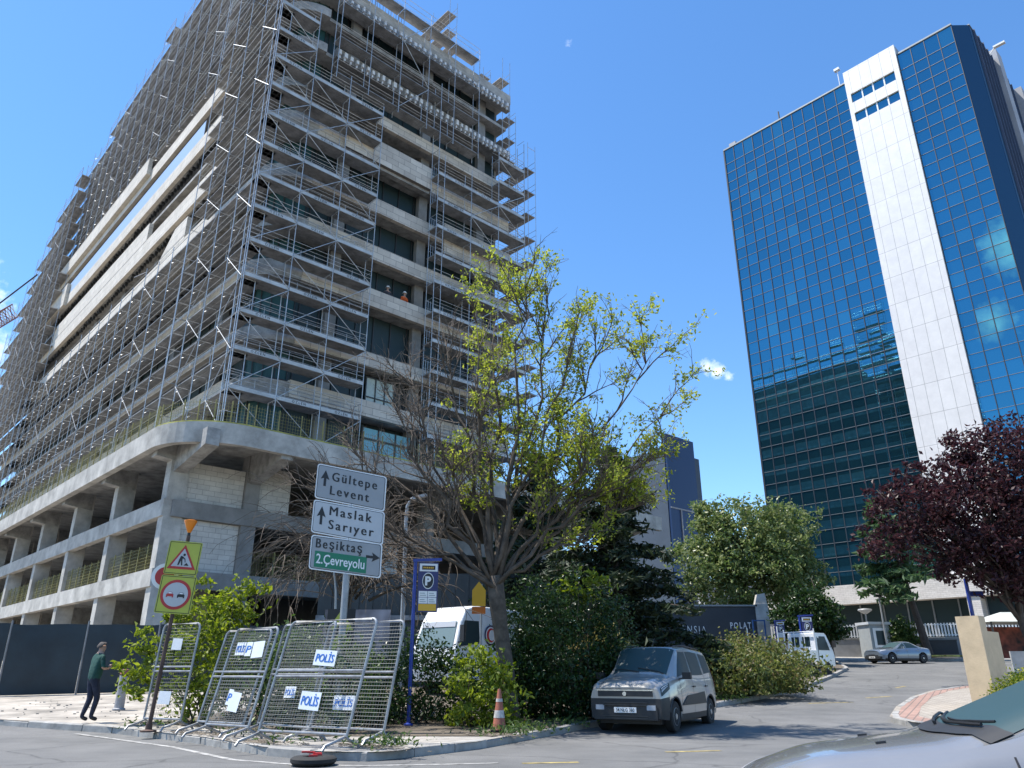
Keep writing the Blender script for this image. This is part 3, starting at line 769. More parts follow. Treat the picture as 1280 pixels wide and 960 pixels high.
# base: white brick band over the dark ground floor
mb = MB(WT); mb.box(-27.8, 1.2, -1.5, -.1, 7.25, 8.95); tpart(mb, 'base_band', M['white_brick'])
mb = MB(WT); mb.box(-27.6, .8, .0, .04, 3, 7.22); tpart(mb, 'lobby_glazing', M['glass_dark'])
mb = MB(WT)
for a in np.arange(-27, 1, 2.1): mb.box(a - .06, a + .06, -.1, -.02, 3, 7.22)
tpart(mb, 'lobby_frame', M['transom'])
for a in (-18.6, -27.7):
    mb = MB(WT); mb.box(a, a + 1.0, -1.4, -.15, 3, 7.22); tpart(mb, 'lobby_column', M['white_brick'])

# ------------------------------------------------------------------ buildings farther off
W3 = frame2(42, (22.9, 110))
b2 = thing('distant_tower', 'far dark blue tower with a pale grey side wall behind the trees', 'building', (22.9, 110, 3.5))
mb = MB(W3); mb.box(.01, 12, 0, 9, 3, 33.0); mb.build('side_wall', mat('pale_grey_cladding', (.07, .10, .14), .7, var=.12, scale=.3), b2, local=False)
mb = MB(W3); mb.box(-.4, 0, .1, 7.2, 3, 35.4); mb.build('glazing', glass_mat('navy_glass', (.015, .045, .12), .08, metal=.3), b2, local=False)
mb = MB(W3); mb.box(-.55, -.41, 2.4, 2.65, 3, 24); mb.box(-.5, -.41, .1, 7.2, 24, 24.2); mb.build('fin', M['tower_grey'], b2, local=False)
b3 = thing('pale_building', 'low pale building glimpsed through the leaves of the round green tree', 'building', (30, 104, 3.5))
mb = MB(); mb.box(26, 40, 104, 114, 3.3, 12.5); mb.build('wall', mat('pale_render', (.58, .60, .62), .8, var=.1, scale=.3), b3, local=False)
mb = MB()
for x in np.arange(27, 39, 2.2):
    for z in (4.6, 7.4, 10.2): mb.box(x, x + 1.2, 103.95, 103.99, z, z + 1.5)
mb.build('window', M['glass_dark'], b3, local=False)

# ------------------------------------------------------------------ fences and walls
M['tarp'] = mat('dark_teal_tarpaulin', (.012, .026, .036), .6, var=.35, scale=.7, bump=.25, bscale=2.5)
FO, FD = np.array([-27.0, 24.6]), np.array([.911, .41]); FD /= np.linalg.norm(FD)
fence = thing('site_hoarding', 'dark teal tarpaulin site fence along the dusty ground at left', 'fence', (*FO, g(FO[1]) + .14))
for k in range(9):
    p, q = FO + FD * k * 2.45, FO + FD * (k + 1) * 2.45; n_ = np.array([FD[1], -FD[0]])
    mb = MB(); V = []; nx, nz = 12, 8
    for j in range(nz + 1):
        for i in range(nx + 1):
            s = i / nx; t = j / nz; c = p + (q - p) * (.015 + .97 * s)
            d = .05 * math.sin(s * math.pi) * math.sin(t * math.pi) + .014 * math.sin(9 * s + 4 * t + k) + rnd.uniform(-.006, .006)
            top = .03 * math.sin(s * math.pi * 2 + k) if j == nz else 0
            V.append((*(c + n_ * (d + .05)), g(c[1]) + .16 + 2.42 * t + top - .05 * math.sin(s * math.pi) * t))
    F = [(j * (nx + 1) + i, j * (nx + 1) + i + 1, (j + 1) * (nx + 1) + i + 1, (j + 1) * (nx + 1) + i) for j in range(nz) for i in range(nx)]
    mb.add(V, F); mb.build('tarpaulin_panel', M['tarp'], fence, smooth=True, local=False)
for k in range(10):
    p = FO + FD * k * 2.45; mb = MB(); mb.tube([(*p, g(p[1])), (*p, g(p[1]) + 2.68)], .035, 6); mb.build('post', M['steel_dark'], fence, local=False)
hb = thing('ribbed_hoarding', 'tall dark ribbed metal hoarding behind the white truck', 'fence', (0, 34.3, .6))
mb = MB()
x = -8.5
while x < 2.4:
    mb.box(x, x + .3, 34.3 + (.0 if int(x * 10 / 3) % 2 else .04), 34.36, .5, 5.4); x += .3
mb.build('ribbed_panel', mat('dark_ribbed_metal', (.035, .045, .05), .55, .2, var=.25, scale=.6), hb, local=False)
mb = MB(); mb.box(-8.5, 2.4, 34.15, 34.29, 3.42, 3.62); mb.build('rail', M['steel_dark'], hb, local=False)
bn = thing('printed_banner', 'pale grey printed site banner on a low frame behind the police barriers', 'banner', (-5.6, 29.5, .5))
mb = MB(); mb.box(-7.0, -4.55, 29.5, 29.54, 1.9, 3.5); mb.build('sheet', mat('grey_printed_sheet', (.30, .29, .32), .7, var=.6, scale=.9, detail=2), bn, local=False)
for x in (-6.9, -4.65):
    mb = MB(); mb.tube([(x, 29.58, .4), (x, 29.58, 3.5)], .035, 6); mb.build('post', M['steel_dark'], bn, local=False)

pw = thing('lettered_wall', 'dark slate wall with raised letters between the conifer and the round green tree', 'wall', (14.5, 55.4, 2))
M['slate'] = mat('dark_slate', (.045, .05, .058), .6, var=.2, scale=.5)
mb = MB(); mb.box(9.4, 17.05, 55.2, 55.6, 1.6, 5.68); mb.build('panel', M['slate'], pw, local=False)
mb = MB(); mb.box(9.3, 17.2, 55.1, 55.7, 5.69, 5.8); mb.build('coping', M['transom'], pw, local=False)
mb = MB(); put_text(mb, 'ANSIA', (11.75, 55.17, 3.92), (1, 0, -.03), (0, 0, 1), .5, width=1.75, space=1.4)
put_text(mb, 'POLAT', (15.2, 55.17, 4.22), (1, 0, 0), (0, 0, 1), .4, width=1.45, bold=.02, space=1.4); mb.build('lettering', M['white'], pw, local=False)
mb = MB(); mb.box(17.06, 17.95, 55.1, 55.7, 1.6, 5.84); mb.add([(17.1, 55.2, 5.84), (17.95, 55.2, 5.84), (17.95, 55.6, 5.84), (17.1, 55.6, 5.84), (17.3, 55.2, 6.5), (17.85, 55.2, 6.6), (17.85, 55.6, 6.6), (17.3, 55.6, 6.5)], BOXF)
mb.build('end_pillar', M['concrete'], pw, local=False)
mb = MB()
for x in (16.6, 17.4): mb.box(x - .04, x + .04, 54.5, 54.58, 1.9, 4.75)
mb.box(16.6, 17.4, 54.51, 54.57, 4.66, 4.74)
tag(mb.build('blue_gate_frame', mat('blue_steel', (.03, .10, .28), .45, var=.1)), 'small blue steel frame in front of the dark lettered wall', 'frame')

pf = thing('picket_wall', 'grey wall topped by white pickets in front of the tower', 'fence', (28, 64.6, 2.7))
P0, P1 = np.array([21.0, 67.4]), np.array([41.0, 59.6]); PD = (P1 - P0) / np.linalg.norm(P1 - P0); PN = np.array([-PD[1], PD[0]])
mb = MB(); mb.obox((*((P0 + P1) / 2), 2.95), (*(PD * 10.73), 0), (*(PN * .15), 0), (0, 0, .93)); mb.build('wall', mat('grey_render', (.26, .265, .27), .85, var=.2, scale=1), pf, local=False)
mb = MB(); mb.obox((*((P0 + P1) / 2), 3.93), (*(PD * 10.75), 0), (*(PN * .2), 0), (0, 0, .045)); mb.build('coping', M['kerb'], pf, local=False)
mb = MB()
for s in np.arange(.1, 21.4, .22):
    p = P0 + PD * s; mb.obox((*p, 4.52), (*(PD * .055), 0), (*(PN * .02), 0), (0, 0, .5))
for z in (4.12, 4.9): mb.obox((*((P0 + P1) / 2 + PN * .04), z), (*(PD * 10.7), 0), (*(PN * .018), 0), (0, 0, .03))
mb.build('picket_row', M['white'], pf, local=False)

# tan gate pillar with its lower wing wall
tp = thing('gate_pillar', 'tan rendered gate pillar on the paved corner beside the clipped hedge', 'pillar', (13.45, 23.2, .2), R(-42))
M['tan'] = mat('tan_render', (.56, .44, .29), .85, var=.14, scale=1.6, bump=.2, bscale=22)
M['tan_dark'] = M['tan']
mb = MB(); mb.box(-.26, .26, -.31, .31, -.1, 2.62); o = mb.build('shaft', M['tan'], tp)
mb = MB(); mb.box(.27, 1.5, -.22, .22, -.1, 2.22); mb.build('wing_wall', M['tan'], tp)
mb = MB(); mb.box(-.34, .1, -.40, -.32, -.1, .28); mb.build('footing', M['concrete'], tp)
tp.rotation_euler = (0, 0, R(42))

# ------------------------------------------------------------------ greenery
def leaves(mb, cen, size, n=None, flat=0.0, elong=1.0, mi=0, drop=0.0):
    """one small folded leaf at every centre"""
    cen = np.asarray(cen, float); k = len(cen)
    if k == 0: return
    d = nr.normal(0, 1, (k, 3)); d[:, 2] = d[:, 2] * (1 - flat) - drop; d /= np.linalg.norm(d, axis=1, keepdims=True)
    r = nr.normal(0, 1, (k, 3)); r[:, 2] *= (1 - flat * .6); s = np.cross(d, r); s /= np.maximum(np.linalg.norm(s, axis=1, keepdims=True), 1e-6)
    sz = size * nr.uniform(.6, 1.35, (k, 1)); nn = np.cross(d, s)
    L, Wd = d * sz * elong, s * sz * .55
    up = nn * sz * nr.uniform(-.25, .25, (k, 1))
    V = np.stack([cen - L * .5, cen + Wd * .5 + up, cen + L * .55, cen - Wd * .5 + up], 1).reshape(-1, 3)
    n0 = mb.n
    mb.V.append(V); mb.n += len(V)
    mb.F += [(n0 + 4 * i, n0 + 4 * i + 1, n0 + 4 * i + 2, n0 + 4 * i + 3) for i in range(k)]
    mb.M += [mi] * k
def blob_points(cen, rad, n, shell=.35, jit=.12, holes=.0, freq=1.6, seed=0, zcut=None):
    """points through a lumpy ellipsoid, thinner in the core, with gaps where a wavy field is low"""
    rg = np.random.default_rng(seed); out = []; tot = 0
    ph = rg.uniform(0, 6, (4, 3)); fr_ = rg.normal(0, freq, (4, 3))
    while tot < n:
        d = rg.normal(0, 1, (n * 2, 3)); d /= np.linalg.norm(d, axis=1, keepdims=True)
        lump = 1 + .16 * np.sin(3.1 * d[:, 0] + ph[0, 0]) * np.sin(2.7 * d[:, 2] + ph[0, 1]) + .13 * np.sin(5.3 * d[:, 1] + ph[1, 0] + 3 * d[:, 0]) + .08 * np.sin(11 * d[:, 2] + 7 * d[:, 0] + ph[1, 1])
        r = (shell + (1 - shell) * rg.random((n * 2)) ** .5) * lump
        p = d * r[:, None]
        f = sum(np.sin((p @ fr_[i][:, None])[:, 0] * 2.2 + ph[i, 2]) for i in range(4))
        p = p[f > -4 + 4 * holes + 0.0] if holes else p
        q = p * np.array(rad) + np.array(cen) + rg.normal(0, jit, p.shape)
        if zcut is not None: q = q[q[:, 2] > zcut]
        out.append(q); tot += len(q)
    P_ = np.concatenate(out)[:n]
    if holes > .08:                       # gather the leaves into sprays
        k = max(6, n // 38); ce = P_[:k]; sp = .115 * float(np.mean(rad)) ** .8
        m_ = int(n * .72); P_[k:k + m_ - k] = ce[rg.integers(0, k, m_ - k)] + rg.normal(0, sp, (m_ - k, 3)) * [1, 1, .7]
        if zcut is not None: P_[:, 2] = np.maximum(P_[:, 2], zcut + rg.random(n) * .1)
    return P_
M['bark'] = mat('bark', (.115, .09, .068), .9, var=.4, scale=4, bump=.6, bscale=18)
M['bark_pale'] = mat('pale_dry_twigs', (.25, .205, .155), .9, var=.35, scale=2.5)
M['bark_twig2'] = mat('tan_grey_twigs', (.19, .15, .115), .9, var=.4, scale=2.5)
M['bark_twig'] = mat('grey_brown_twigs', (.14, .11, .085), .9, var=.3, scale=2.5)
M['bark_dark'] = mat('dark_bark', (.07, .055, .045), .9, var=.3, scale=4, bump=.5, bscale=16)
LM = {
 'spring': leaf_mat('spring_leaf', [(.15, .19, .02), (.25, .29, .04), (.38, .41, .08), (.24, .29, .05)], .5),
 'bright': leaf_mat('bright_shrub_leaf', [(.09, .13, .015), (.17, .22, .025), (.29, .34, .05)], .42),
 'dark': leaf_mat('evergreen_leaf', [(.012, .03, .008), (.025, .055, .012), (.045, .085, .02)], .22, .35),
 'mid': leaf_mat('mid_leaf', [(.035, .07, .018), (.07, .12, .03), (.12, .17, .05)], .35, .45),
 'lime': leaf_mat('light_plane_leaf', [(.06, .10, .03), (.11, .16, .05), (.20, .24, .09), (.28, .31, .15)], .4, .35),
 'olive': leaf_mat('olive_hedge_leaf', [(.06, .08, .022), (.11, .14, .035), (.20, .22, .06), (.16, .12, .06)], .35, .5),
 'maroon': leaf_mat('maroon_leaf', [(.024, .011, .015), (.036, .014, .019), (.052, .02, .025), (.085, .036, .038)], .4, .4),
 'needle': leaf_mat('dark_needles', [(.010, .020, .010), (.02, .036, .014), (.035, .05, .018)], .15, .6),
 'cedar': leaf_mat('cedar_needles', [(.03, .065, .03), (.06, .11, .045), (.10, .16, .065)], .3, .6),
 'dry': leaf_mat('dry_grass', [(.20, .16, .06), (.30, .25, .10), (.16, .17, .05)], .3, .7),
 'gold': leaf_mat('golden_hedge_leaf', [(.05, .10, .015), (.08, .14, .02), (.35, .33, .03), (.07, .12, .02)], .35, .45),
}
def wander(p, d, L, n, jit, up=0.0, droop=0.0):
    p = np.array(p, float); d = np.array(d, float); d /= np.linalg.norm(d); out = [p.copy()]
    for i in range(n):
        d = d + nr.normal(0, jit, 3) + np.array([0, 0, up - droop * i / n]); d /= np.linalg.norm(d)
        p = p + d * L / n; out.append(p.copy())
    return np.array(out)
def limb_to(p, q, n=7, bow=.12, jit=.04):
    p, q = np.array(p, float), np.array(q, float); L = np.linalg.norm(q - p); t = np.linspace(0, 1, n + 1)[:, None]
    c = p + (q - p) * t; c[:, 2] += -np.sin(t[:, 0] * math.pi) * bow * L * .5
    w = nr.normal(0, jit * L, (n + 1, 3)); w[0] = 0; w *= np.sin(t * math.pi) * .6 + .1 * t
    w[0] = 0
    return c + w
def side_dir(ax, spread):
    ax = ax / np.linalg.norm(ax); r = nr.normal(0, 1, 3); s = r - ax * (r @ ax); s /= np.linalg.norm(s)
    return ax * math.cos(spread) + s * math.sin(spread)

# the big half-bare street tree
big = thing('street_tree', 'large half-bare tree with yellow-green young leaves beside the traffic cone', 'tree', (-.1, 19.2, .14))
tb, bb, tg, lf = MB(), MB(), MB(), MB()
fork = np.array([-.42, 19.2, 3.25])
tb.tube([(-.02, 19.2, .05), (-.06, 19.2, .6), (-.14, 19.2, 1.4), (-.28, 19.2, 2.3), (-.36, 19.2, 2.9), fork + [0, 0, .25]], [.27, .21, .19, .185, .21, .2], 14)
limbs0 = [((-5.6, 18.5, 6.0), .10, 0), ((-4.7, 20.2, 7.6), .10, 0), ((-3.5, 18.9, 8.9), .11, 0), ((-3.1, 20.4, 10.2), .10, 0), ((-2.0, 19.4, 11.2), .12, .1),
         ((-1.0, 18.6, 11.2), .12, .45), ((-.5, 20.2, 12.0), .12, .6), ((.45, 19.2, 12.7), .14, .8), ((1.3, 19.8, 12.2), .13, .75), ((1.9, 18.5, 10.6), .11, .9),
         ((2.9, 19.6, 11.1), .12, .6), ((4.1, 19.0, 10.0), .11, .95), ((4.7, 20.2, 8.6), .10, .8), ((4.3, 18.6, 7.0), .10, .5), ((3.6, 19.8, 5.6), .09, .45), ((2.4, 17.9, 6.8), .08, .4), ((-2.4, 17.6, 7.6), .08, .1), ((-4.0, 17.9, 4.6), .07, 0)]
limbs = [((-.3 + (q[0] + .3) * (.97 if q[0] < 0 else .90), q[1], 3.2 + (q[2] - 3.2) * .89), r_, l_) for q, r_, l_ in limbs0]
tips = []
for q, r0, lv in limbs:
    s = fork + nr.normal(0, .06, 3)
    P = limb_to(s, q, 9, .05 if q[2] > 8 else -.06, .035)
    bb.tube(P, np.linspace(r0 * .62, .011, len(P)), 7)
    Ln = np.linalg.norm(np.array(q) - s)
    for k in range(13):
        i = rnd.randint(2, len(P) - 2); o = P[i] + (P[i + 1] - P[i]) * rnd.random(); ax = P[i + 1] - P[i]
        d = side_dir(ax, rnd.uniform(.35, .8)); d[2] = abs(d[2]) * .7 + .25
        L2 = rnd.uniform(.16, .34) * Ln * (1.15 - .5 * i / len(P)); Q = wander(o, d, L2, 5, .13, .05)
        bb.tube(Q, np.linspace(.024, .007, 6), 5)
        for m_ in range(8):
            j = rnd.randint(1, 4); o2 = Q[j] + (Q[j + 1] - Q[j]) * rnd.random()
            d2 = side_dir(Q[j + 1] - Q[j], rnd.uniform(.4, .9)); d2[2] += .2
            T2 = wander(o2, d2, rnd.uniform(.35, .95), 4, .2, .04); tg.tube(T2, np.linspace(.011, .004, 5), 4, cap=False)
            tips.append((T2, lv))
            for _ in range(2):
                jj = rnd.randint(1, 3); T3 = wander(T2[jj], side_dir(T2[jj + 1] - T2[jj], .7), rnd.uniform(.15, .42), 2, .2, .05); tg.tube(T3, [.006, .0045, .003], 3, cap=False)
                tips.append((T3, lv))
    tg.tube(wander(P[-1], P[-1] - P[-2], .7, 4, .1, .05), np.linspace(.013, .004, 5), 4, cap=False)
cl = []
for T_, lv in tips:
    p = lv * (.27 if T_[-1][0] > -.4 else .17) * (1.0 if T_[-1][0] > -1.6 else .10)
    if rnd.random() < p:
        for q in T_[1:]:
            cl.append(q + nr.normal(0, .09, (rnd.randint(4, 9), 3)))
cl_ = np.concatenate(cl); leaves(lf, np.concatenate([cl_, cl_[::2] + nr.normal(0, .06, cl_[::2].shape)]), .10, drop=.25, elong=1.05)
tb.build('trunk', M['bark'], big, smooth=True, local=False)
bb.build('limb', M['bark'], big, smooth=True, local=False)
tg.build('twigs', M['bark_twig'], big, local=False)
lf.build('leaves', LM['spring'], big, local=False)

# bare weeping tree behind the road sign
wt = thing('bare_tree', 'bare weeping tree with a tangle of hanging dry twigs behind the direction sign', 'tree', (-4.3, 22.0, .3))
tb, tg = MB(), MB()
tb.tube([(-4.7, 22, .1), (-4.75, 22, 1.4), (-4.7, 22, 2.6), (-4.6, 22, 3.7)], [.15, .12, .11, .1], 9)
for k in range(95):
    a = rnd.uniform(0, 6.28); o = np.array([-4.6, 22, 3.6]) + nr.normal(0, .25, 3)
    d = np.array([math.cos(a) * 1.0, math.sin(a) * .8, rnd.uniform(.3, 1.9)]); P = wander(o, d, rnd.uniform(1.8, 4.3), 8, .17, 0, .5)
    (tb if k < 14 else tg).tube(P, np.linspace(.045 if k < 14 else .014, .005, 9), 5, cap=False)
    for _ in range(8):
        j = rnd.randint(2, 7); Q = wander(P[j], side_dir(P[j + 1] - P[j], rnd.uniform(.4, 1)), rnd.uniform(.6, 1.7), 5, .16, -.02, .45)
        tg.tube(Q, np.linspace(.011, .004, 6), 3, cap=False)
tb.build('trunk', M['bark'], wt, smooth=True, local=False); tg.build('twigs', M['bark_twig2'], wt, local=False)

def shrub(name, label, cat, cen, rad, n, size, lm, seed, base=None, stems=10, holes=.25, shell=.3, elong=1.0, jit=.1, group=None, extra=()):
    root = thing(name, label, cat, (cen[0], cen[1], g(cen[1]) + .13), group=group)
    mb = MB(); z0 = g(cen[1]) + .1
    pts = blob_points(cen, rad, n, shell, jit, holes, 1.7, seed, zcut=z0 + .04)
    for c2, r2, n2 in extra: pts = np.concatenate([pts, blob_points(c2, r2, n2, shell, jit, holes, 1.7, seed + 5, zcut=z0 + .04)])
    leaves(mb, pts, size, elong=elong); mb.build('foliage', LM[lm], root, local=False)
    mb = MB()
    for k in range(stems):
        q = pts[rnd.randint(0, len(pts) - 1)]
        mb.tube(limb_to((cen[0] + rnd.uniform(-.35, .35) * rad[0], cen[1] + rnd.uniform(-.3, .3) * rad[1], z0 - .1), q, 5, .0, .05), np.linspace(.022, .006, 6), 5)
    mb.build('stem', M['bark'], root, local=False)
    return root
shrub('leafy_shrub', 'bright green leafy shrub growing behind the warning sign post', 'shrub', (-7.3, 19.2, 1.7), (.95, .9, 1.6), 3200, .135, 'bright', 3, holes=.4, extra=[((-8.7, 19.0, 1.4), (.55, .5, .8), 700), ((-6.6, 19.3, 3.0), (.5, .5, .6), 420), ((-8.1, 19.2, 2.6), (.45, .4, .5), 300)])
shrub('leafy_shrub', 'bright yellow-green shrub at the foot of the big tree, left of the cone', 'shrub', (-.75, 18.3, .95), (.8, .7, 1.0), 1500, .13, 'bright', 5, holes=.3, extra=[((-.3, 18.2, .6), (.7, .5, .6), 600)])
shrub('evergreen_bush', 'big dark glossy evergreen bush right of the tree trunk', 'bush', (1.35, 20.6, 1.7), (1.75, 1.1, 1.95), 15000, .105, 'dark', 7, holes=.2, shell=.45, extra=[((.2, 20.4, .9), (.9, .8, 1.0), 3500), ((2.2, 20.9, .9), (.7, .7, 1.0), 2500)])
shrub('leafy_shrub', 'loose lit spray of leaves over the top of the dark evergreen bush', 'shrub', (1.7, 20.3, 3.35), (1.0, .5, .35), 320, .14, 'bright', 27, holes=.3)
shrub('clipped_hedge', 'dark green hedge behind the rightmost police barrier and blue parking pole', 'hedge', (-2.2, 19.6, .8), (1.6, .9, 1.15), 8500, .09, 'dark', 9, holes=.15, shell=.5, extra=[((-3.8, 18.2, .7), (1.2, .7, .9), 3500)])
shrub('leafy_shrub', 'mixed green shrub seen through the mesh of the big police barrier', 'shrub', (-4.6, 17.6, 1.15), (1.3, .6, 1.2), 3600, .11, 'mid', 11, holes=.3, extra=[((-3.4, 16.6, 1.0), (.8, .5, 1.0), 1600)])
shrub('leafy_shrub', 'dark sprawling shrub behind the two leaning barriers', 'shrub', (-6.2, 20.6, 1.0), (1.6, .7, 1.3), 4500, .10, 'dark', 13, holes=.3)
shrub('dry_tuft', 'straw-coloured grassy tuft left of the parked van', 'grass tuft', (2.5, 22.5, 1.6), (.5, .4, 1.0), 700, .5, 'dry', 15, holes=.1, elong=1.4, stems=3)
shrub('oleander_hedge', 'long olive green flowering hedge along the side road behind the van', 'hedge', (8.9, 30.6, 1.22), (2.0, 3.1, 1.15), 14000, .14, 'olive', 17, holes=.1, shell=.55, extra=[((7.6, 28.6, 1.1), (1.5, 2, 1.1), 6000)])
shrub('dry_tuft', 'tan dry grass tuft at the road end of the olive hedge', 'grass tuft', (10.7, 33.9, .95), (.5, .6, .6), 700, .4, 'dry', 19, holes=.1, elong=1.5, stems=3)
shrub('garden_bush', 'round bright garden bush beside the guard booth', 'bush', (30.6, 62.2, 4.1), (1.3, 1.0, 1.3), 2400, .26, 'mid', 21, holes=.2)
shrub('golden_hedge', 'clipped golden-flecked hedge at the foot of the tan pillar', 'hedge', (13.2, 20.8, .62), (.95, .8, .52), 8500, .07, 'gold', 23, holes=.05, shell=.6)
shrub('golden_hedge', 'longer golden-flecked hedge running behind the tan pillar', 'hedge', (17.6, 25.2, .85), (2.6, .9, .62), 14000, .09, 'gold', 25, holes=.05, shell=.6)

def crown_tree(name, label, base, blobs, lm, size, trunk_r, seed, bark='bark_dark', trunk_to=None, holes=.3, group=None):
    root = thing(name, label, 'tree', (base[0], base[1], base[2]), group=group)
    mb = MB(); tr = MB()
    top = trunk_to or (base[0], base[1], blobs[0][0][2])
    P = limb_to(base, top, 6, 0, .02); tr.tube(P, np.linspace(trunk_r, trunk_r * .55, 7), 9)
    for i, (c_, r_, n_) in enumerate(blobs):
        leaves(mb, blob_points(c_, r_, n_, .4, .18, holes, 1.9, seed + i), size)
        for _ in range(5):
            q = np.array(c_) + nr.normal(0, .4, 3) * np.array(r_); tr.tube(limb_to(P[rnd.randint(3, 6)], q, 5, 0, .05), np.linspace(trunk_r * .4, .02, 6), 5)
    tr.build('trunk', M[bark], root, smooth=True, local=False); mb.build('crown', LM[lm], root, local=False)
    return root
crown_tree('round_tree', 'tall round light green tree beyond the dark lettered wall', (17.6, 60, 2.4),
           [((17.8, 60, 11.0), (3.6, 3, 3.6), 8000), ((14.9, 59.5, 8.6), (2.6, 2.4, 2.8), 4500), ((21.0, 60, 10.8), (2.9, 2.6, 3.2), 6000), ((18.5, 59, 8.0), (4.0, 2.6, 2.6), 6000), ((22.0, 60, 7.8), (2.2, 2.2, 2.6), 3500), ((16, 60, 12.6), (1.6, 1.6, 1.6), 1500)], 'lime', .30, .35, 31, holes=.55)
crown_tree('glossy_tree', 'darker glossy tree right of the round green tree, above the flatbed truck', (20.8, 52, 1.7),
           [((19.9, 52, 5.0), (1.6, 1.5, 1.8), 3600), ((20.8, 52.3, 4.3), (1.1, 1.2, 1.3), 2200), ((18.6, 52, 4.3), (1.3, 1.3, 1.4), 2000)], 'dark', .25, .14, 41, holes=.25)
crown_tree('maroon_tree', 'large maroon-leaved tree above the tan pillar', (23.7, 36, .8),
           [((22.3, 36, 8.6), (2.7, 2.6, 2.3), 6000), ((19.0, 35.6, 8.5), (2.0, 2.0, 1.3), 2000), ((24.8, 36, 10.6), (2.9, 2.6, 2.5), 6500), ((21.2, 35.4, 6.6), (2.4, 2.0, 1.4), 3000), ((17.4, 35.4, 6.9), (1.5, 1.4, .8), 800), ((17.9, 35.4, 9.2), (1.2, 1.2, .6), 450), ((25.3, 36, 7.4), (3.0, 2.4, 2.4), 5500), ((20.3, 36, 10.3), (1.3, 1.2, .7), 600), ((23.6, 36, 5.6), (2.3, 2.0, 1.1), 2200), ((22.6, 36, 11.6), (1.4, 1.4, .9), 900)], 'maroon', .23, .2, 51, trunk_to=(22.9, 36, 6.2), holes=.62)

def conifer(name, label, base, h, r, lm, n_br, size, seed, lean=(0, 0), z_lo=.18, trunk_r=.2, density=46, side=None):
    rg = np.random.default_rng(seed); root = thing(name, label, 'tree', base); tr = MB(); mb = MB(); pts = []
    b0 = np.array(base, float); tp_ = b0 + [lean[0], lean[1], h]
    tr.tube([b0, b0 + (tp_ - b0) * .5 + [.06, 0, 0], tp_], [trunk_r, trunk_r * .55, .03], 9)
    for k in range(n_br):
        t = z_lo + (1 - z_lo) * (k + rg.random()) / n_br; o = b0 + (tp_ - b0) * t
        L = r * (1 - t) ** .75 * rg.uniform(.65, 1.15) + .25; a = rg.uniform(0, 6.28)
        if side is not None and rg.random() < .55: a = side + rg.normal(0, .7)
        P = wander(o, (math.cos(a), math.sin(a), .12), L, 6, .05, 0, .16); tr.tube(P, np.linspace(.05, .008, 7), 4, cap=False)
        m_ = int(density * (.4 + L / r)); s = rg.random(m_) ** .7 * 6; i = np.minimum(s.astype(int), 5); c_ = P[i] + (P[i + 1] - P[i]) * (s - i)[:, None]
        w = np.cross(P[-1] - P[0], (0, 0, 1.0)); w /= np.linalg.norm(w)
        c_ = c_ + w * rg.normal(0, .16 + .05 * L, (m_, 1)) + np.array([0, 0, 1]) * (rg.normal(0, .09, (m_, 1)) - .10)
        pts.append(c_)
    leaves(mb, np.concatenate(pts), size, flat=.45, elong=1.7, drop=.25)
    tr.build('trunk', M['bark_dark'], root, local=False); mb.build('crown', LM[lm], root, local=False)
    return root
conifer('dark_conifer', 'dark broad conifer between the big tree and the parked van', (3.9, 29.5, .5), 9.2, 4.3, 'needle', 100, .2, 61, density=170, z_lo=.06)
conifer('dark_conifer', 'tall dark conifer behind the limbs of the big street tree', (1.2, 35.5, .7), 10.5, 4.0, 'needle', 90, .22, 67, density=130, z_lo=.05)
conifer('dark_conifer', 'lower dark conifer whose boughs reach over the end of the slate wall', (6.6, 40.5, 1.0), 5.0, 3.0, 'needle', 46, .22, 63, density=90, z_lo=.06)
conifer('cedar_tree', 'green cedar with layered drooping boughs in front of the white picket wall', (31.4, 60.4, 2.6), 11.8, 5.2, 'cedar', 60, .42, 65, lean=(-2.2, -.5), z_lo=.36, trunk_r=.32, density=70, side=math.pi)
# weeds along the kerb
mb = MB(); pts = []
for x, y, k in ((-1.95, 13.7, 60), (-5.3, 16.2, 40), (-8.0, 18.6, 40), (-.1, 16.3, 120), (.4, 17.6, 120), (1.2, 19.0, 90), (-3.9, 14.4, 30), (-2.4, 13.4, 40), (4.6, 23.6, 80), (7.2, 27.2, 120)):
    pts.append(np.array([x, y, g(y) + .22]) + nr.normal(0, 1, (k, 3)) * [.32, .32, .05])
leaves(mb, np.concatenate([pts[i] for i in range(len(pts)) for _ in range(2)]) + nr.normal(0, .05, (2 * sum(len(q) for q in pts), 3)) * [1, 1, .5], .06, elong=1.7)
tag(mb.build('weeds', LM['mid']), kind='stuff')

# ------------------------------------------------------------------ vehicles
def carpaint(name, col, rough=.3, metal=.6):
    return mat(name, col, rough, metal, var=.05, scale=1.5, coat=.8)
M['silver'] = carpaint('silver_paint', (.27, .27, .272), .25, .35)
M['van_silver'] = carpaint('beige_silver_paint', (.36, .352, .34), .32, .35)
M['blue_grey'] = carpaint('blue_grey_paint', (.18, .22, .27), .3, .5)
M['truck_white'] = mat('truck_white', (.80, .81, .81), .35, var=.05, scale=1, coat=.4)
M['wind'] = glass_mat('windscreen_glass', (.018, .05, .055), .02, .03, 1.2, spec=.6)
M['chrome'] = mat('bright_metal', (.65, .66, .68), .2, .9, var=0)
M['lamp'] = glass_mat('headlamp_lens', (.35, .37, .40), .08, spec=.8)
M['alloy'] = mat('alloy_rim', (.45, .46, .47), .35, .7, var=.1, scale=8)
M['red_lens'] = glass_mat('red_lens', (.35, .01, .01), .15)
M['orange_lens'] = glass_mat('orange_lens', (.8, .22, .01), .2)

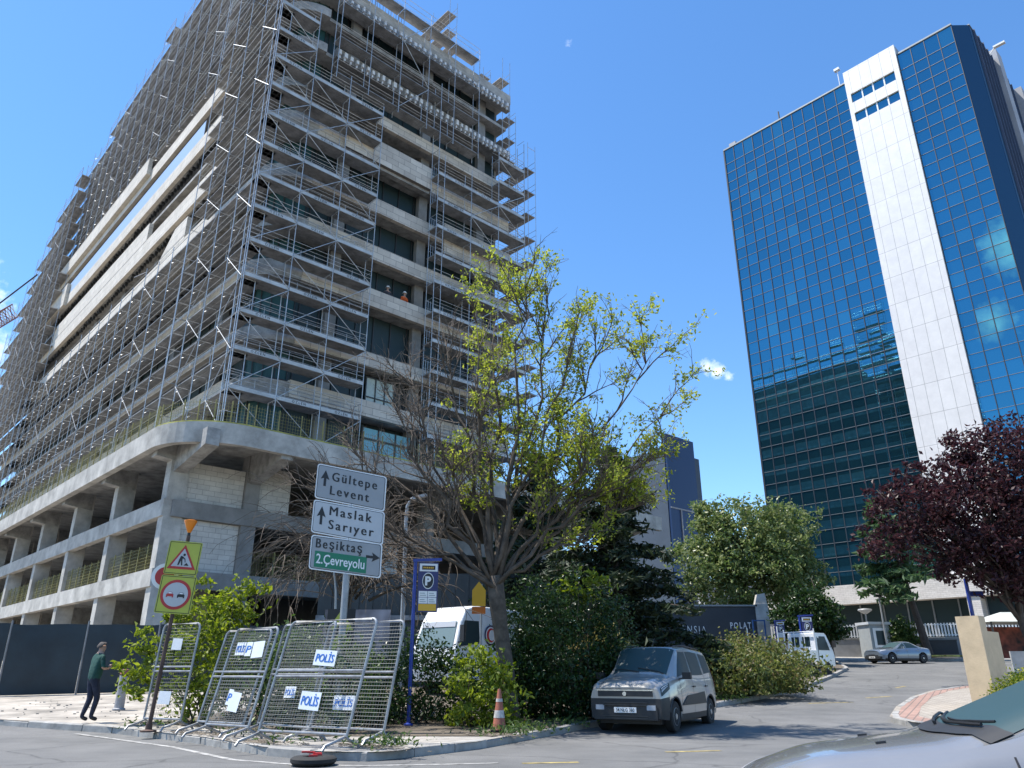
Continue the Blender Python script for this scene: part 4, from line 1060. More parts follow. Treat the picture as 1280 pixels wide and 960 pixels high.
class Body:
    """car body as a lofted surface: stations along x, half ring sill - flank - belt - roof edge - roof centre"""
    def __init__(s, st, wheels, wr, sill_z, smooth=.16):
        a = np.array(st, float); s.x0, s.x1 = a[0, 0], a[-1, 0]; s.raw = a; s.wheels, s.wr = wheels, wr; s.sm = smooth
    def par(s, x):
        a = s.raw; k = [np.mean([np.interp(np.clip(x + d, s.x0, s.x1), a[:, 0], a[:, c]) for d in np.linspace(-s.sm, s.sm, 7)]) for c in range(1, 8)]
        for xw in s.wheels:
            d = abs(x - xw); rr = s.wr + .07
            if d < rr: k[0] = max(k[0], s.wr + math.sqrt(rr * rr - d * d))
        return k
    def pt(s, x, v):
        zb, zm, zbelt, zr, w, wb, wr_ = s.par(x)
        zm = max(zm, zb + .02)
        K = [(w * .97, zb), (w, zb + (zm - zb) * .5), (w, zm), (wb + (w - wb) * .45, zm + (zbelt - zm) * .72), (wb, zbelt), (wr_ + (wb - wr_) * .45, zbelt + (zr - zbelt) * .52), (wr_, zr - .075), (wr_ * .82, zr - .02), (wr_ * .45, zr - .002), (0, zr)]
        i = min(int(v), 8); f = v - i
        return np.array([x, K[i][0] + (K[i + 1][0] - K[i][0]) * f, K[i][1] + (K[i + 1][1] - K[i][1]) * f])
    def body(s, root, mats, matf, nx=72, name='body'):
        xs = sorted(set(list(np.linspace(s.x0, s.x1, nx)) + [xw + d for xw in s.wheels for d in np.linspace(-s.wr - .075, s.wr + .075, 17) if s.x0 < xw + d < s.x1]))
        vs_ = [0, .5, 1, 1.5, 2, 2.5, 3, 3.5, 4, 4.33, 4.66, 5, 5.5, 6, 6.5, 7, 7.5, 8, 8.5, 9]
        V, F, MI = [], [], []; nv = len(vs_)
        full = 2 * nv - 1
        for x in xs:
            h = [s.pt(x, v) for v in vs_]
            V += h + [np.array([p[0], -p[1], p[2]]) for p in h[-2::-1]]
        for i in range(len(xs) - 1):
            for j in range(full - 1):
                F.append((i * full + j, i * full + j + 1, (i + 1) * full + j + 1, (i + 1) * full + j))
        for e in (0, len(xs) - 1):
            for j in range(nv - 1): F.append((e * full + j, e * full + j + 1, e * full + full - 2 - j, e * full + full - 1 - j) if j < nv - 2 else (e * full + j, e * full + j + 1, e * full + j + 2))
        mb = MB(); V = np.array(V)
        mb.V.append(V); mb.n = len(V); mb.F = F
        mb.M = [matf(V[list(f)].mean(0)) for f in F]
        return mb.build(name, mats, root, smooth='auto', autosmooth=40)
    def panel(s, name, poly, m, root, off=.006, side=1, sub=6):
        """glass or trim laid on the surface; poly in (x, v): four corners"""
        c = np.array(poly, float); V, F = [], []
        e = 1e-3
        for i in range(sub + 1):
            for j in range(sub + 1):
                a, b = i / sub, j / sub
                x, v = (c[0] * (1 - a) + c[1] * a) * (1 - b) + (c[3] * (1 - a) + c[2] * a) * b
                p = s.pt(x, v); nn = np.cross(s.pt(x + .01, v) - s.pt(x - .01, v), s.pt(x, min(v + .05, 9)) - s.pt(x, max(0, v - .05)))
                nn /= max(np.linalg.norm(nn), 1e-9)
                if nn[1] < 0 and abs(nn[1]) > abs(nn[2]) or (nn[2] < 0 and abs(nn[2]) >= abs(nn[1])): nn = -nn
                p = p + nn * off; V.append((p[0], p[1] * side, p[2]))
        F = [(i * (sub + 1) + j, (i + 1) * (sub + 1) + j, (i + 1) * (sub + 1) + j + 1, i * (sub + 1) + j + 1) for i in range(sub) for j in range(sub)]
        mb = MB(); mb.add(V, F); return mb.build(name, m, root, smooth=True)
    def span(s, name, x0, x1, v0, m, root, off=.006, nx=8, v0b=None, bow=0.0):
        """glass across the full width (windscreen, rear window)"""
        V, F = [], []; vv = list(np.linspace(0, 1, 7))
        row = 2 * len(vv) - 1
        for i in range(nx + 1):
            t = i / nx; x = x0 + (x1 - x0) * t; va = v0 if v0b is None else v0 + (v0b - v0) * t
            h = []
            for q in vv:
                p = s.pt(x - bow * (1 - q) ** 2 * (1 - t), va + (9 - va) * q)
                a = s.pt(x + .02, 9); b = s.pt(x - .02, 9); tx = a - b; nn = np.array([-tx[2], 0, tx[0]]); nn /= np.linalg.norm(nn)
                nn = nn if nn[2] > 0 else -nn
                h.append(p + nn * off)
            V += h + [np.array([p[0], -p[1], p[2]]) for p in h[-2::-1]]
        F = [(i * row + j, i * row + j + 1, (i + 1) * row + j + 1, (i + 1) * row + j) for i in range(nx) for j in range(row - 1)]
        mb = MB(); mb.add(V, F); return mb.build(name, m, root, smooth=True)
def wheel(root, x, y, r, w=.2, spokes=8, cover=False):
    s = 1 if y > 0 else -1
    mb = MB(); mb.lathe([(r * .62, -w / 2), (r * .93, -w / 2), (r, -w / 2 + .03), (r, w / 2 - .03), (r * .93, w / 2), (r * .62, w / 2)], (x, y, r), 24, 'y'); t = mb.build('wheel', M['rubber'], root, smooth='auto')
    mb = MB(); yo = y + s * w * .36
    mb.lathe([(r * .64, -.015), (r * .64, .02), (r * .55, .03), (r * .50, -.01)], (x, yo, r), 24, 'y')
    for k in range(spokes):
        a = k * 2 * math.pi / spokes; d = np.array([math.cos(a), 0, math.sin(a)])
        mb.bar(np.array([x, yo + s * .02, r]) + d * .03, np.array([x, yo + s * .01, r]) + d * r * .56, .035 if not cover else .07, .02, (0, 1, 0))
    mb.lathe([(.055, -.01), (.055, .03 if s > 0 else -.03)], (x, yo + s * .01, r), 14, 'y')
    mb.build('rim', M['alloy'], t, smooth='auto')
    mb = MB(); mb.lathe([(r * .52, -.01), (r * .52, 0)], (x, yo - s * .035, r), 20, 'y'); mb.build('brake', M['black'], t)
def mirror_(root, x, y, z, m, s):
    mb = MB(); mb.bar((x, y, z), (x - .03, y + s * .12, z + .03), .05, .03); mb.obox((x - .03, y + s * .19, z + .07), (.05, 0, 0), (0, .10, .0), (.01, 0, .075)); return mb.build('mirror', m, root)
def plate_(root, txt, c, ux, uy, w=.52, h=.11):
    c, ux, uy = (np.array(q, float) for q in (c, ux, uy)); nn = np.cross(ux, uy)
    mb = MB(); mb.plate([(-w / 2, -h / 2), (w / 2, -h / 2), (w / 2, h / 2), (-w / 2, h / 2)], c, ux, uy, .01); p = mb.build('number_plate', M['white'], root)
    mb = MB()
    if txt: put_text(mb, txt, c + nn * .004 - uy * .035, ux, uy, .07, width=w * .82, align='c', bold=.01)
    else:
        for a, b in ((-.2, -.12), (-.08, .06), (.1, .2)): mb.plate([(a, -.03), (b, -.03), (b, .03), (a, .03)], c + nn * .004, ux, uy, .002)
    mb.build('lettering', M['black'], p)

# --- silver passenger van beside the kerb
vdir = np.array([-.49, -.872]); vl = np.array([-vdir[1], vdir[0]])
vc = (np.array([3.55, 18.4]) + np.array([4.97, 20.85])) / 2 - vl * .80
van = thing('parked_van', 'silver compact passenger van parked by the kerb in dappled shade', 'van', (vc[0], vc[1], .03), math.atan2(vdir[1], vdir[0]))
#      x      zb    zm   zbelt zroof  w    wbelt wroof
VB = Body([(-2.14, .34, .75, 1.10, 1.50, .78, .76, .60), (-2.06, .30, .75, 1.12, 1.72, .88, .83, .66), (-1.7, .26, .75, 1.13, 1.80, .915, .87, .70), (-.4, .24, .74, 1.10, 1.86, .92, .88, .70), (.52, .24, .74, 1.12, 1.82, .92, .89, .71),
           (1.18, .24, .74, 1.10, 1.25, .92, .87, .66), (1.26, .24, .74, 1.09, 1.19, .92, .87, .70), (1.75, .26, .74, 1.03, 1.12, .91, .85, .70), (2.04, .28, .72, .97, 1.05, .87, .80, .66), (2.15, .30, .70, .86, .93, .82, .76, .62)], (-1.40, 1.40), .325, .24, .05)
def vm(c):
    x, y, z = c
    if z < .70 and (x > 1.62 or x < -1.95): return 1
    if z < .34: return 1
    return 0
VB.body(van, [M['van_silver'], M['plastic_black']], vm)
VB.span('windscreen', 1.17, .54, 6.1, M['wind'], van, v0b=6.3)
for s in (1, -1):
    VB.panel('side_window', [(1.0, 4.25), (.02, 4.2), (.02, 5.8), (.46, 5.85)], M['glass_dark'], van, side=s)
    VB.panel('side_window', [(-.08, 4.2), (-1.02, 4.2), (-1.02, 5.8), (-.08, 5.8)], M['glass_dark'], van, side=s)
    VB.panel('rear_quarter_window', [(-1.16, 4.25), (-1.86, 4.35), (-1.80, 5.7), (-1.16, 5.8)], M['glass_dark'], van, side=s)
    VB.panel('side_cladding', [(.98, 1.2), (-.95, 1.2), (-.85, 2.25), (.55, 2.0)], M['plastic_black'], van, off=.02, side=s)
    hl = VB.panel('headlight', [(2.11, 2.3), (1.72, 2.75), (1.68, 3.75), (2.08, 3.7)], M['glass_dark'], van, off=.012, side=s)
    VB.panel('lamp_strip', [(2.09, 2.75), (1.80, 3.1), (1.80, 3.3), (2.085, 3.0)], M['lamp'], hl, off=.018, side=s)
    VB.panel('lamp_strip', [(2.08, 3.25), (1.78, 3.5), (1.78, 3.62), (2.07, 3.45)], M['white'], hl, off=.018, side=s)
    VB.panel('bonnet_seam', [(1.30, 5.6), (2.03, 5.6), (2.03, 5.66), (1.30, 5.66)], M['black'], van, off=.004, side=s, sub=10)
    VB.panel('tail_lamp', [(-1.98, 2.6), (-2.10, 2.6), (-2.10, 4.6), (-2.0, 4.6)], M['red_lens'], van, off=.012, side=s)
    for xw in (-1.40, 1.40):
        mb = MB()
        pa = [VB.pt(xw + .41 * math.cos(a), 0) for a in np.linspace(.35, math.pi - .35, 18)]
        mb.tube([(p[0], s * (p[1] + .01), p[2] + .01) for p in pa], .028, 6); mb.build('arch_trim', M['plastic_black'], van, smooth='auto')
    mb = MB(); mb.tube([VB.pt(x, 7.0) * [1, s, 1] + [0, 0, .035] for x in np.linspace(-1.7, .35, 10)], .016, 6); mb.build('roof_rail', M['plastic_black'], van)
    mb = MB(); mb.obox((2.17, s * .60, .52), (.012, 0, 0), (0, .10, 0), (0, 0, .05)); mb.build('fog_lamp', M['lamp'], van)
    mirror_(van, .98, s * .88, 1.10, M['plastic_black'], s)
    for dx in (.05, -1.0):
        mb = MB(); mb.bar((dx, s * .925, .93), (dx - .16, s * .925, .93), .03, .03); mb.build('door_handle', M['plastic_black'], van)
    for xw in (-1.40, 1.40): wheel(van, xw, s * .80, .325, .2, 7, True)
    for x in (.0, -1.08, .95):
        VB.panel('door_seam', [(x + .006, .3), (x - .006, .3), (x - .006, 5.9 if x < .9 else 4.0), (x + .006, 5.9 if x < .9 else 4.0)], M['black'], van, off=.004, side=s, sub=8)
mb = MB(); mb.obox((2.14, 0, .80), (.035, 0, 0), (0, .64, 0), (0, 0, .055)); mb.build('grille', M['plastic_black'], van)
mb = MB(); mb.obox((2.17, 0, .875), (.012, 0, 0), (0, .66, 0), (0, 0, .010)); mb.lathe([(.045, -.01), (.045, .02)], (2.175, 0, .80), 14, 'x'); mb.build('badge_bar', M['chrome'], van)
mb = MB(); mb.obox((2.12, 0, .40), (.06, 0, 0), (0, .74, 0), (0, 0, .13)); mb.build('bumper', M['plastic_black'], van)
plate_(van, '34 NLG 360', (2.185, 0, .47), (0, -1, 0), (0, 0, 1)) if False else plate_(van, '34 NLG 360', (2.19, .0, .47), (0, 1, 0), (0, 0, 1))
mb = MB(); mb.obox((0, 0, .30), (1.9, 0, 0), (0, .72, 0), (0, 0, .12)); mb.build('underbody', M['black'], van)
mb = MB()
for z in (.30, .35, .57, .62): mb.obox((2.185, 0, z), (.01, 0, 0), (0, .52, 0), (0, 0, .008))
mb.build('lower_grille_bars', M['frame_dark'], van)
mb = MB()
for y0, y1 in ((.60, -.05), (.0, -.62)):
    f_ = lambda x, y: np.array([x, y, np.interp(abs(y), [VB.pt(x, v)[1] for v in np.linspace(9, 4.5, 15)], [VB.pt(x, v)[2] for v in np.linspace(9, 4.5, 15)]) + .025])
    mb.tube([f_(1.20 - .10 * t, y0 + (y1 - y0) * t) for t in np.linspace(0, 1, 7)], .012, 5)
mb.build('wiper_arms', M['black'], van)
mb = MB(); mb.obox((.62, 0, 1.60), (.012, 0, 0), (0, .11, 0), (0, 0, .03)); mb.build('rear_view_mirror', M['black'], van)
mb = MB(); mb.tube([(.2, 0, 1.83), (-.05, 0, 2.05)], .008, 5); mb.build('aerial', M['black'], van)

# --- saloon cars
def saloon(name, label, loc, rot, paint, nose=0.0, plate=None, wr=.315):
    root = thing(name, label, 'car', loc, rot)
    S = Body([(-2.24, .34, .62, .84, .92, .70, .66, .50), (-2.12, .28, .62, .90, 1.00, .82, .76, .60), (-1.62, .24, .62, .93, 1.06, .88, .80, .62), (-1.42, .22, .62, .935, 1.12, .885, .80, .60), (-.72, .2, .62, .92, 1.38, .89, .80, .54), (-.3, .2, .62, .91, 1.41, .89, .80, .55), (.08, .2, .62, .90, 1.35, .89, .80, .55),
              (1.0, .2, .60, .86, .965, .885, .78, .60), (1.10, .2, .60, .85, .93, .885, .78, .62), (1.75, .22, .58, .76 + nose * .5, .84 + nose * .5, .87, .72, .56), (2.08, .24, .54, .66 + nose, .73 + nose, .80, .64, .50), (2.22, .28, .46 + nose, .56 + nose * 1.2, .62 + nose * 1.2, .68, .56, .44)], (-1.36, 1.34), wr, .2, .07)
    S.body(root, [paint, M['plastic_black']], lambda c: 1 if (c[2] < .27 or (c[0] > 2.1 and c[2] < .42)) else 0)
    S.span('windscreen', 1.02, .10, 6.05, M['wind'], root, v0b=6.3, bow=.16, nx=12)
    S.span('rear_window', -1.38, -.76, 6.05, M['glass_dark'], root, v0b=6.3)
    for s in (1, -1):
        S.panel('side_window', [(.74, 4.25), (-.02, 4.2), (-.02, 5.85), (.08, 5.9)], M['glass_dark'], root, side=s)
        S.panel('side_window', [(-.09, 4.2), (-1.12, 4.3), (-.72, 5.85), (-.09, 5.85)], M['glass_dark'], root, side=s)
        S.panel('headlight', [(2.14, 3.2), (1.70, 3.5), (1.68, 4.2), (2.05, 4.3)], M['lamp'], root, off=.01, side=s)
        mirror_(root, .52, s * .84, .90, paint, s)
        for xw in (-1.36, 1.34): wheel(root, xw, s * .79, wr, .2, 10)
        for x in (-.04, .92, -1.05):
            S.panel('door_seam', [(x + .005, .3), (x - .005, .3), (x - .005, 4.1), (x + .005, 4.1)], M['black'], root, off=.004, side=s, sub=8)
        S.panel('bonnet_seam', [(1.05, 6.0), (2.0, 6.0), (2.0, 6.08), (1.05, 6.08)], M['black'], root, off=.004, side=s, sub=10)
        for dx in (.06, -.88):
            mb = MB(); mb.bar((dx, s * .875, .80), (dx - .15, s * .875, .80), .025, .025); mb.build('door_handle', paint, root)
    mb = MB(); mb.obox((2.2, 0, .42), (.03, 0, 0), (0, .55, 0), (0, 0, .08)); mb.build('grille', M['plastic_black'], root)
    mb = MB(); mb.obox((2.22, 0, .56), (.02, 0, 0), (0, .3, 0), (0, 0, .012)); mb.build('badge_bar', M['chrome'], root)
    if plate is not None: plate_(root, plate, (2.24, 0, .36), (0, 1, 0), (0, 0, 1))
    mb = MB(); mb.obox((0, 0, .25), (1.95, 0, 0), (0, .7, 0), (0, 0, .1)); mb.build('underbody', M['black'], root)
    # cowl, wipers
    def sz(x, y, d=0.0):
        r_ = np.array([S.pt(x, v) for v in np.linspace(9, 4.5, 19)]); return np.array([x, y, np.interp(abs(y), r_[:, 1], r_[:, 2]) + d])
    yy = np.linspace(-.60, .60, 25); cx = lambda y: 1.02 - .16 * (abs(y) / .6) ** 2
    mb = MB(); mb.add([sz(cx(y) + d, y, .010) for y in yy for d in (.10, .05, -.012)], [(3 * i + k, 3 * i + k + 1, 3 * i + k + 4, 3 * i + k + 3) for i in range(24) for k in (0, 1)]); mb.build('cowl', M['plastic_black'], root, smooth=True)
    for y0, y1 in ((.46, -.12), (-.08, -.60)):
        mb = MB(); mb.tube([sz(cx(y0 + (y1 - y0) * t) + .02 - .05 * t, y0 + (y1 - y0) * t, .024) for t in np.linspace(0, 1, 9)], .009, 6); mb.tube([sz(cx(y0 + (y1 - y0) * t) - .045 - .02 * t, y0 + (y1 - y0) * t, .012) for t in np.linspace(0, 1, 9)], .007, 5); mb.build('wiper', M['black'], root)
    for y in (.28, -.28):
        mb = MB(); mb.obox(sz(1.4, y, .004), (.025, 0, -.003), (0, .013, 0), (0, 0, .007)); mb.build('washer_jet', M['plastic_black'], root)
    return root
fh = R(-76.0)
saloon('silver_car', 'silver car nosing into the lower right corner, bonnet and windscreen close up', (3.4, 4.4, 0), math.atan2(math.cos(fh), math.sin(fh)), M['silver'])
saloon('parked_car', 'blue-grey saloon parked beside the guard booth', (26.35, 54.9, 1.94), R(200), M['blue_grey'], nose=.13, plate='')

# --- white flatbed truck half behind the olive hedge
tk = thing('flatbed_truck', 'white flatbed pickup truck half hidden by the olive hedge', 'truck', (15.3, 42.6, g(42.4) + .05), R(36))
mb = MB()
pr = [(.2, .5), (1.75, .5), (1.80, .95), (1.72, 1.25), (1.35, 2.05), (1.2, 2.15), (.25, 2.15), (.2, 2.1)]
V = [(x, s * (.86 if z < 1.3 else .78), z) for s in (-1, 1) for x, z in pr]; n_ = len(pr)
mb.add(V, [tuple(range(n_ - 1, -1, -1)), tuple(range(n_, 2 * n_))] + [(i, (i + 1) % n_, n_ + (i + 1) % n_, n_ + i) for i in range(n_)]); mb.build('cab', M['truck_white'], tk)
for s in (-1, 1):
    mb = MB(); mb.add([(1.45, s * .845, 1.28), (.45, s * .845, 1.28), (.45, s * .79, 1.98), (1.2, s * .79, 1.98)], [(0, 1, 2, 3)]); mb.build('side_window', M['glass_dark'], tk)
    mb = MB(); mb.bar((1.5, s * .86, 1.45), (1.55, s * 1.05, 1.5), .03); mb.obox((1.56, s * 1.07, 1.6), (.03, 0, 0), (0, .08, 0), (0, 0, .17)); mb.build('mirror', M['plastic_black'], tk)
    for xw in (1.05, -2.0): wheel(tk, xw, s * .76, .36, .22, 6)
    mb = MB(); mb.box(.35, .38, s * .865 - .004, s * .865 + .004, .6, 1.95); mb.build('door_seam', M['black'], tk)
mb = MB(); mb.add([(1.72, -.7, 1.28), (1.72, .7, 1.28), (1.38, .66, 2.0), (1.38, -.66, 2.0)], [(0, 1, 2, 3)]); mb.build('windscreen', M['wind'], tk); 
mb = MB(); mb.box(-3.0, 1.6, -.4, .4, .35, .5); mb.build('chassis', M['black'], tk)
mb = MB(); mb.box(-3.1, .12, -.95, .95, .72, .82); mb.build('flatbed', M['truck_white'], tk)
for s in (-1, 1):
    mb = MB(); mb.box(-3.1, .12, s * .95 - .02, s * .95 + .02, .83, 1.25); mb.build('side_board', M['truck_white'], tk)
mb = MB(); mb.box(-3.12, -3.08, -.93, .93, .83, 1.25); mb.build('tailboard', M['truck_white'], tk)
mb = MB()
for s in (-.92, .92):
    for x in (.08, -3.05): mb.tube([(x, s, .8), (x, s, 2.35)], .035, 6)
mb.tube([(.08, -.92, 2.2), (.08, .92, 2.2)], .03, 6)
for s in (-.3, .3): mb.tube([(.08, s, .82), (.08, s, 2.2)], .02, 5)
mb.build('headboard', M['white'], tk)
mb = MB(); mb.box(.19, .197, -.55, -.1, 1.45, 1.95); mb.box(.19, .197, .1, .55, 1.45, 1.95); mb.build('rear_window', M['glass_dark'], tk)

# --- white ambulance truck behind the hedge
am = thing('ambulance_truck', 'white truck with a red crescent emblem on its cab behind the hedge', 'truck', (-1.55, 30.3, g(30) + .1), R(233))
mb = MB()
pr = [(-2.2, .45), (2.02, .45), (2.12, .95), (2.08, 1.55), (1.74, 2.5), (1.45, 2.92), (.95, 3.06), (-2.2, 3.06)]
n_ = len(pr); V = [(x, s * (1.05 if z < 1.6 else .96), z) for s in (-1, 1) for x, z in pr]
mb.add(V, [tuple(range(n_ - 1, -1, -1)), tuple(range(n_, 2 * n_))] + [(i, (i + 1) % n_, n_ + (i + 1) % n_, n_ + i) for i in range(n_)]); o = mb.build('cab', M['truck_white'], am)
bm_ = o.modifiers.new('edge', 'BEVEL'); bm_.width = .07; bm_.segments = 3; bm_.limit_method = 'ANGLE'
mb = MB(); mb.add([(2.085, -.88, 1.6), (2.085, .88, 1.6), (1.77, .82, 2.48), (1.77, -.82, 2.48)], [(0, 1, 2, 3)]); w_ = mb.build('windscreen', glass_mat('pale_windscreen', (.10, .16, .17), .05, spec=.8), am)
mb = MB(); mb.add([(1.84, -.80, 2.28), (1.84, .80, 2.28), (1.775, .78, 2.46), (1.775, -.78, 2.46)], [(0, 1, 2, 3)]); mb.V[0] += np.array([.02, 0, .01]); mb.build('sun_strip', M['lamp'], w_)
for s in (-1, 1):
    mb = MB(); mb.add([(1.85, s * 1.052, 1.62), (.75, s * 1.052, 1.75), (.75, s * .975, 2.52), (1.55, s * .975, 2.52)], [(0, 1, 2, 3)]); mb.build('side_window', M['glass_dark'], am)
    mb = MB(); mb.bar((1.9, s * 1.0, 1.75), (1.98, s * 1.25, 1.8), .04); mb.obox((2.0, s * 1.28, 2.05), (.05, 0, 0), (0, .09, 0), (0, 0, .28)); mb.build('mirror', M['plastic_black'], am)
    for xw in (1.1, -1.4): wheel(am, xw, s * .92, .42, .25, 6)
# emblem: dark ring, red crescent on white
def disc(mb, c, ux, uy, r, n=24, mi=0, th=.004):
    mb.plate([(r * math.cos(k * 2 * math.pi / n), r * math.sin(k * 2 * math.pi / n)) for k in range(n)], c, ux, uy, th, mi)
def crescent(mb, c, ux, uy, r, mi=0, th=.004):
    o_ = [(r * math.cos(a), r * math.sin(a)) for a in np.linspace(.62, 2 * math.pi - .62, 22)]
    i_ = [(.24 * r + .78 * r * math.cos(a), .78 * r * math.sin(a)) for a in np.linspace(2 * math.pi - .84, .84, 22)]
    mb.plate(o_ + i_, c, ux, uy, th, mi)
ex, ez = np.array([-1.0, 0, 0]), np.array([0, 0, 1.0]); 
ey = 1.0
mb = MB(); c0 = np.array([.1, .995, 2.05])
disc(mb, c0 + [0, .035, 0], ex, ez, .36, mi=0); disc(mb, c0 + [0, .042, 0], ex, ez, .30, mi=1); crescent(mb, c0 + [0, .049, 0], ex, ez, .25, 2)
mb.build('emblem', [mat('emblem_navy', (.03, .03, .10), .5, var=0), M['white'], mat('emblem_red', (.55, .03, .04), .5, var=0)], am)
mb = MB()
for k in range(4): mb.box(.35 + .14 * k, .45 + .14 * k, 1.07, 1.075, 1.32, 1.38)
mb.build('side_marking', M['blue_grey'], am)
mb = MB(); mb.box(.2, .45, -.1, .1, 3.06, 3.16); mb.build('roof_aerial', M['black'], am)

# ------------------------------------------------------------------ street furniture
M['pole'] = mat('grey_pole', (.33, .34, .35), .5, .4, var=.2, scale=3)
M['rust_pole'] = mat('rusty_brown_pole', (.12, .075, .06), .75, .2, var=.3, scale=6)
M['sign_grey'] = mat('grey_sign_face', (.31, .315, .32), .45, .1, var=.08, scale=2)
M['sign_white'] = mat('white_sign_face', (.47, .475, .48), .45, .1, var=.06, scale=2)
M['sign_green'] = mat('green_sign_face', (.005, .17, .085), .45, var=.05)
M['sign_yel'] = mat('lime_yellow_sign', (.44, .46, .06), .5, var=.08, scale=3)
M['sign_red'] = mat('sign_red', (.45, .03, .03), .5, var=.1)
M['blue_paint'] = mat('blue_paint', (.02, .05, .30), .4, var=.12, scale=4)
M['navy'] = mat('navy_sign', (.025, .03, .13), .45, var=.05)
M['amber'] = mat('amber_sign', (.75, .42, .03), .5, var=.05)
def rrect(w, h, r, n=4):
    P = []
    for cx, cy, a0 in ((w - r, r, -90), (w - r, h - r, 0), (r, h - r, 90), (r, r, 180)):
        for k in range(n + 1):
            a = R(a0 + 90 * k / n); P.append((cx + r * math.cos(a), cy + r * math.sin(a)))
    return P
# direction sign: three panels on a post
ds = thing('direction_sign', 'three stacked white and green direction panels on a grey post', 'road sign', (-3.55, 16.6, .14))
mb = MB(); mb.tube([(-3.56, 16.66, .1), (-3.56, 16.66, 5.35)], .075, 12); mb.tube([(-3.56, 16.66, 5.35), (-3.56, 16.66, 5.40)], .085, 12); mb.build('post', M['pole'], ds, local=False, smooth='auto')
def sign_panel(p00, p10, p01, h_rel, face, lines, arrow, green=None):
    p00, p10, p01 = (np.array(q, float) for q in (p00, p10, p01))
    w = np.linalg.norm(p10 - p00); h = np.linalg.norm(p01 - p00); ux = (p10 - p00) / w; uy = (p01 - p00) / h
    nn = np.cross(ux, uy)
    mb = MB(); mb.plate(rrect(w, h, .06), p00, ux, uy, .035); pn = mb.build('panel', M['white'], ds, local=False)
    mb = MB(); mb.plate(rrect(w - .05, h - .05, .05), p00 + ux * .025 + uy * .025 + nn * .004, ux, uy, .003); mb.build('border', M['black'], pn, local=False)
    mb = MB(); mb.plate(rrect(w - .075, h - .075, .045), p00 + ux * .0375 + uy * .0375 + nn * .008, ux, uy, .003); fc = mb.build('face', face, pn, local=False)
    q = p00 + nn * .013
    if green:
        gx0, gx1, gy0, gy1, txt = green
        mb = MB(); mb.plate([(0, 0), (gx1 - gx0, 0), (gx1 - gx0, gy1 - gy0), (0, gy1 - gy0)], q + ux * gx0 + uy * gy0, ux, uy, .003); mb.build('green_field', M['sign_green'], pn, local=False)
        mb = MB(); put_text(mb, txt, q + nn * .004 + ux * (gx0 + .04) + uy * (gy0 + .085), ux, uy, .20, width=gx1 - gx0 - .08, bold=.012); mb.build('green_lettering', M['white'], pn, local=False)
    mb = MB()
    for t, x, y, hh, ww in lines:
        for k in range(3): put_text(mb, t, q + nn * .001 * k + ux * (x + (k - 1) * .007) + uy * y, ux, uy, hh, width=ww, space=1.3)
    mb.build('lettering', M['black'], pn, local=False)
    x, y, L, ang = arrow; ca, sa = math.cos(R(ang)), math.sin(R(ang))
    A_ = [(-.028, 0), (.028, 0), (.028, L * .5), (.10, L * .42), (0, L), (-.10, L * .42), (-.028, L * .5)]
    mb = MB(); mb.plate([(px * ca - py * sa, px * sa + py * ca) for px, py in A_], q + ux * x + uy * y, ux, uy, .003); mb.build('arrow', M['black'], pn, local=False)
sl = -.215                                   # the panels hang turned a little to the left
def base(px, py, Y=16.55): return np.array(at(px, py, Y))
sign_panel(base(393, 622), base(480.5, 639.5, 16.62), base(397.5, 579), 0, M['sign_grey'], [('Gültepe', .36, .45, .20, 1.02), ('Levent', .34, .14, .20, .88)], (.20, .30, .36, 0))
sign_panel(base(388.5, 665), base(478.5, 681.5, 16.62), base(392.5, 624), 0, M['sign_white'], [('Maslak', .38, .44, .20, .94), ('Sarıyer', .38, .14, .20, 1.0)], (.20, .20, .40, 0))
sign_panel(base(385.5, 711), base(475.5, 723, 16.62), base(389.5, 668), 0, M['sign_grey'], [('Beşiktaş', .12, .47, .20, 1.0)], (1.22, .42, .30, -90), (.11, 1.24, .06, .40, '2.Çevreyolu'))

# warning signs on a rusty post
ws = thing('warning_sign', 'two lime yellow road-work and no-overtaking plates on a leaning rusty post', 'road sign', (-7.45, 17.0, .14))
lean = np.array([.055, .0, 1.0]); lean /= np.linalg.norm(lean); b0 = np.array([-7.45, 17.0, .13])
mb = MB(); mb.tube([b0, b0 + lean * 4.0], .042, 9); mb.lathe([(.16, 0), (.16, .03), (.07, .05), (.06, .16)], tuple(b0), 12); mb.build('post', M['rust_pole'], ws, local=False, smooth='auto')
ux = np.array([.985, .15, -.06]); ux /= np.linalg.norm(ux); uy = lean - ux * (lean @ ux); uy /= np.linalg.norm(uy); nn = np.cross(ux, uy)
def ws_plate(zc, w, h, name):
    c = b0 + lean * zc + nn * .07
    mb = MB(); mb.plate(rrect(w, h, .04), c - ux * w / 2 - uy * h / 2, ux, uy, .02); p = mb.build(name, M['sign_yel'], ws, local=False)
    q = c + nn * .004
    mb = MB()
    for x0, y0, x1, y1 in ((-w / 2 + .02, -h / 2 + .02, w / 2 - .02, -h / 2 + .032), (-w / 2 + .02, h / 2 - .032, w / 2 - .02, h / 2 - .02), (-w / 2 + .02, -h / 2 + .033, -w / 2 + .032, h / 2 - .033), (w / 2 - .032, -h / 2 + .033, w / 2 - .02, h / 2 - .033)):
        mb.plate([(x0, y0), (x1, y0), (x1, y1), (x0, y1)], q, ux, uy, .003)
    mb.build('border', M['black'], p, local=False)
    return p, c
p1, c1 = ws_plate(3.50, .70, .72, 'roadwork_plate')
tri = lambda s, y0=0: [(-.30 * s, -.24 * s + y0), (.30 * s, -.24 * s + y0), (0, .29 * s + y0)]
mb = MB(); mb.plate(tri(1), c1 + nn * .006, ux, uy, .004); mb.build('red_triangle', M['sign_red'], p1, local=False)
mb = MB(); mb.plate(tri(.74, -.01), c1 + nn * .011, ux, uy, .004); mb.build('white_triangle', M['sign_white'], p1, local=False)
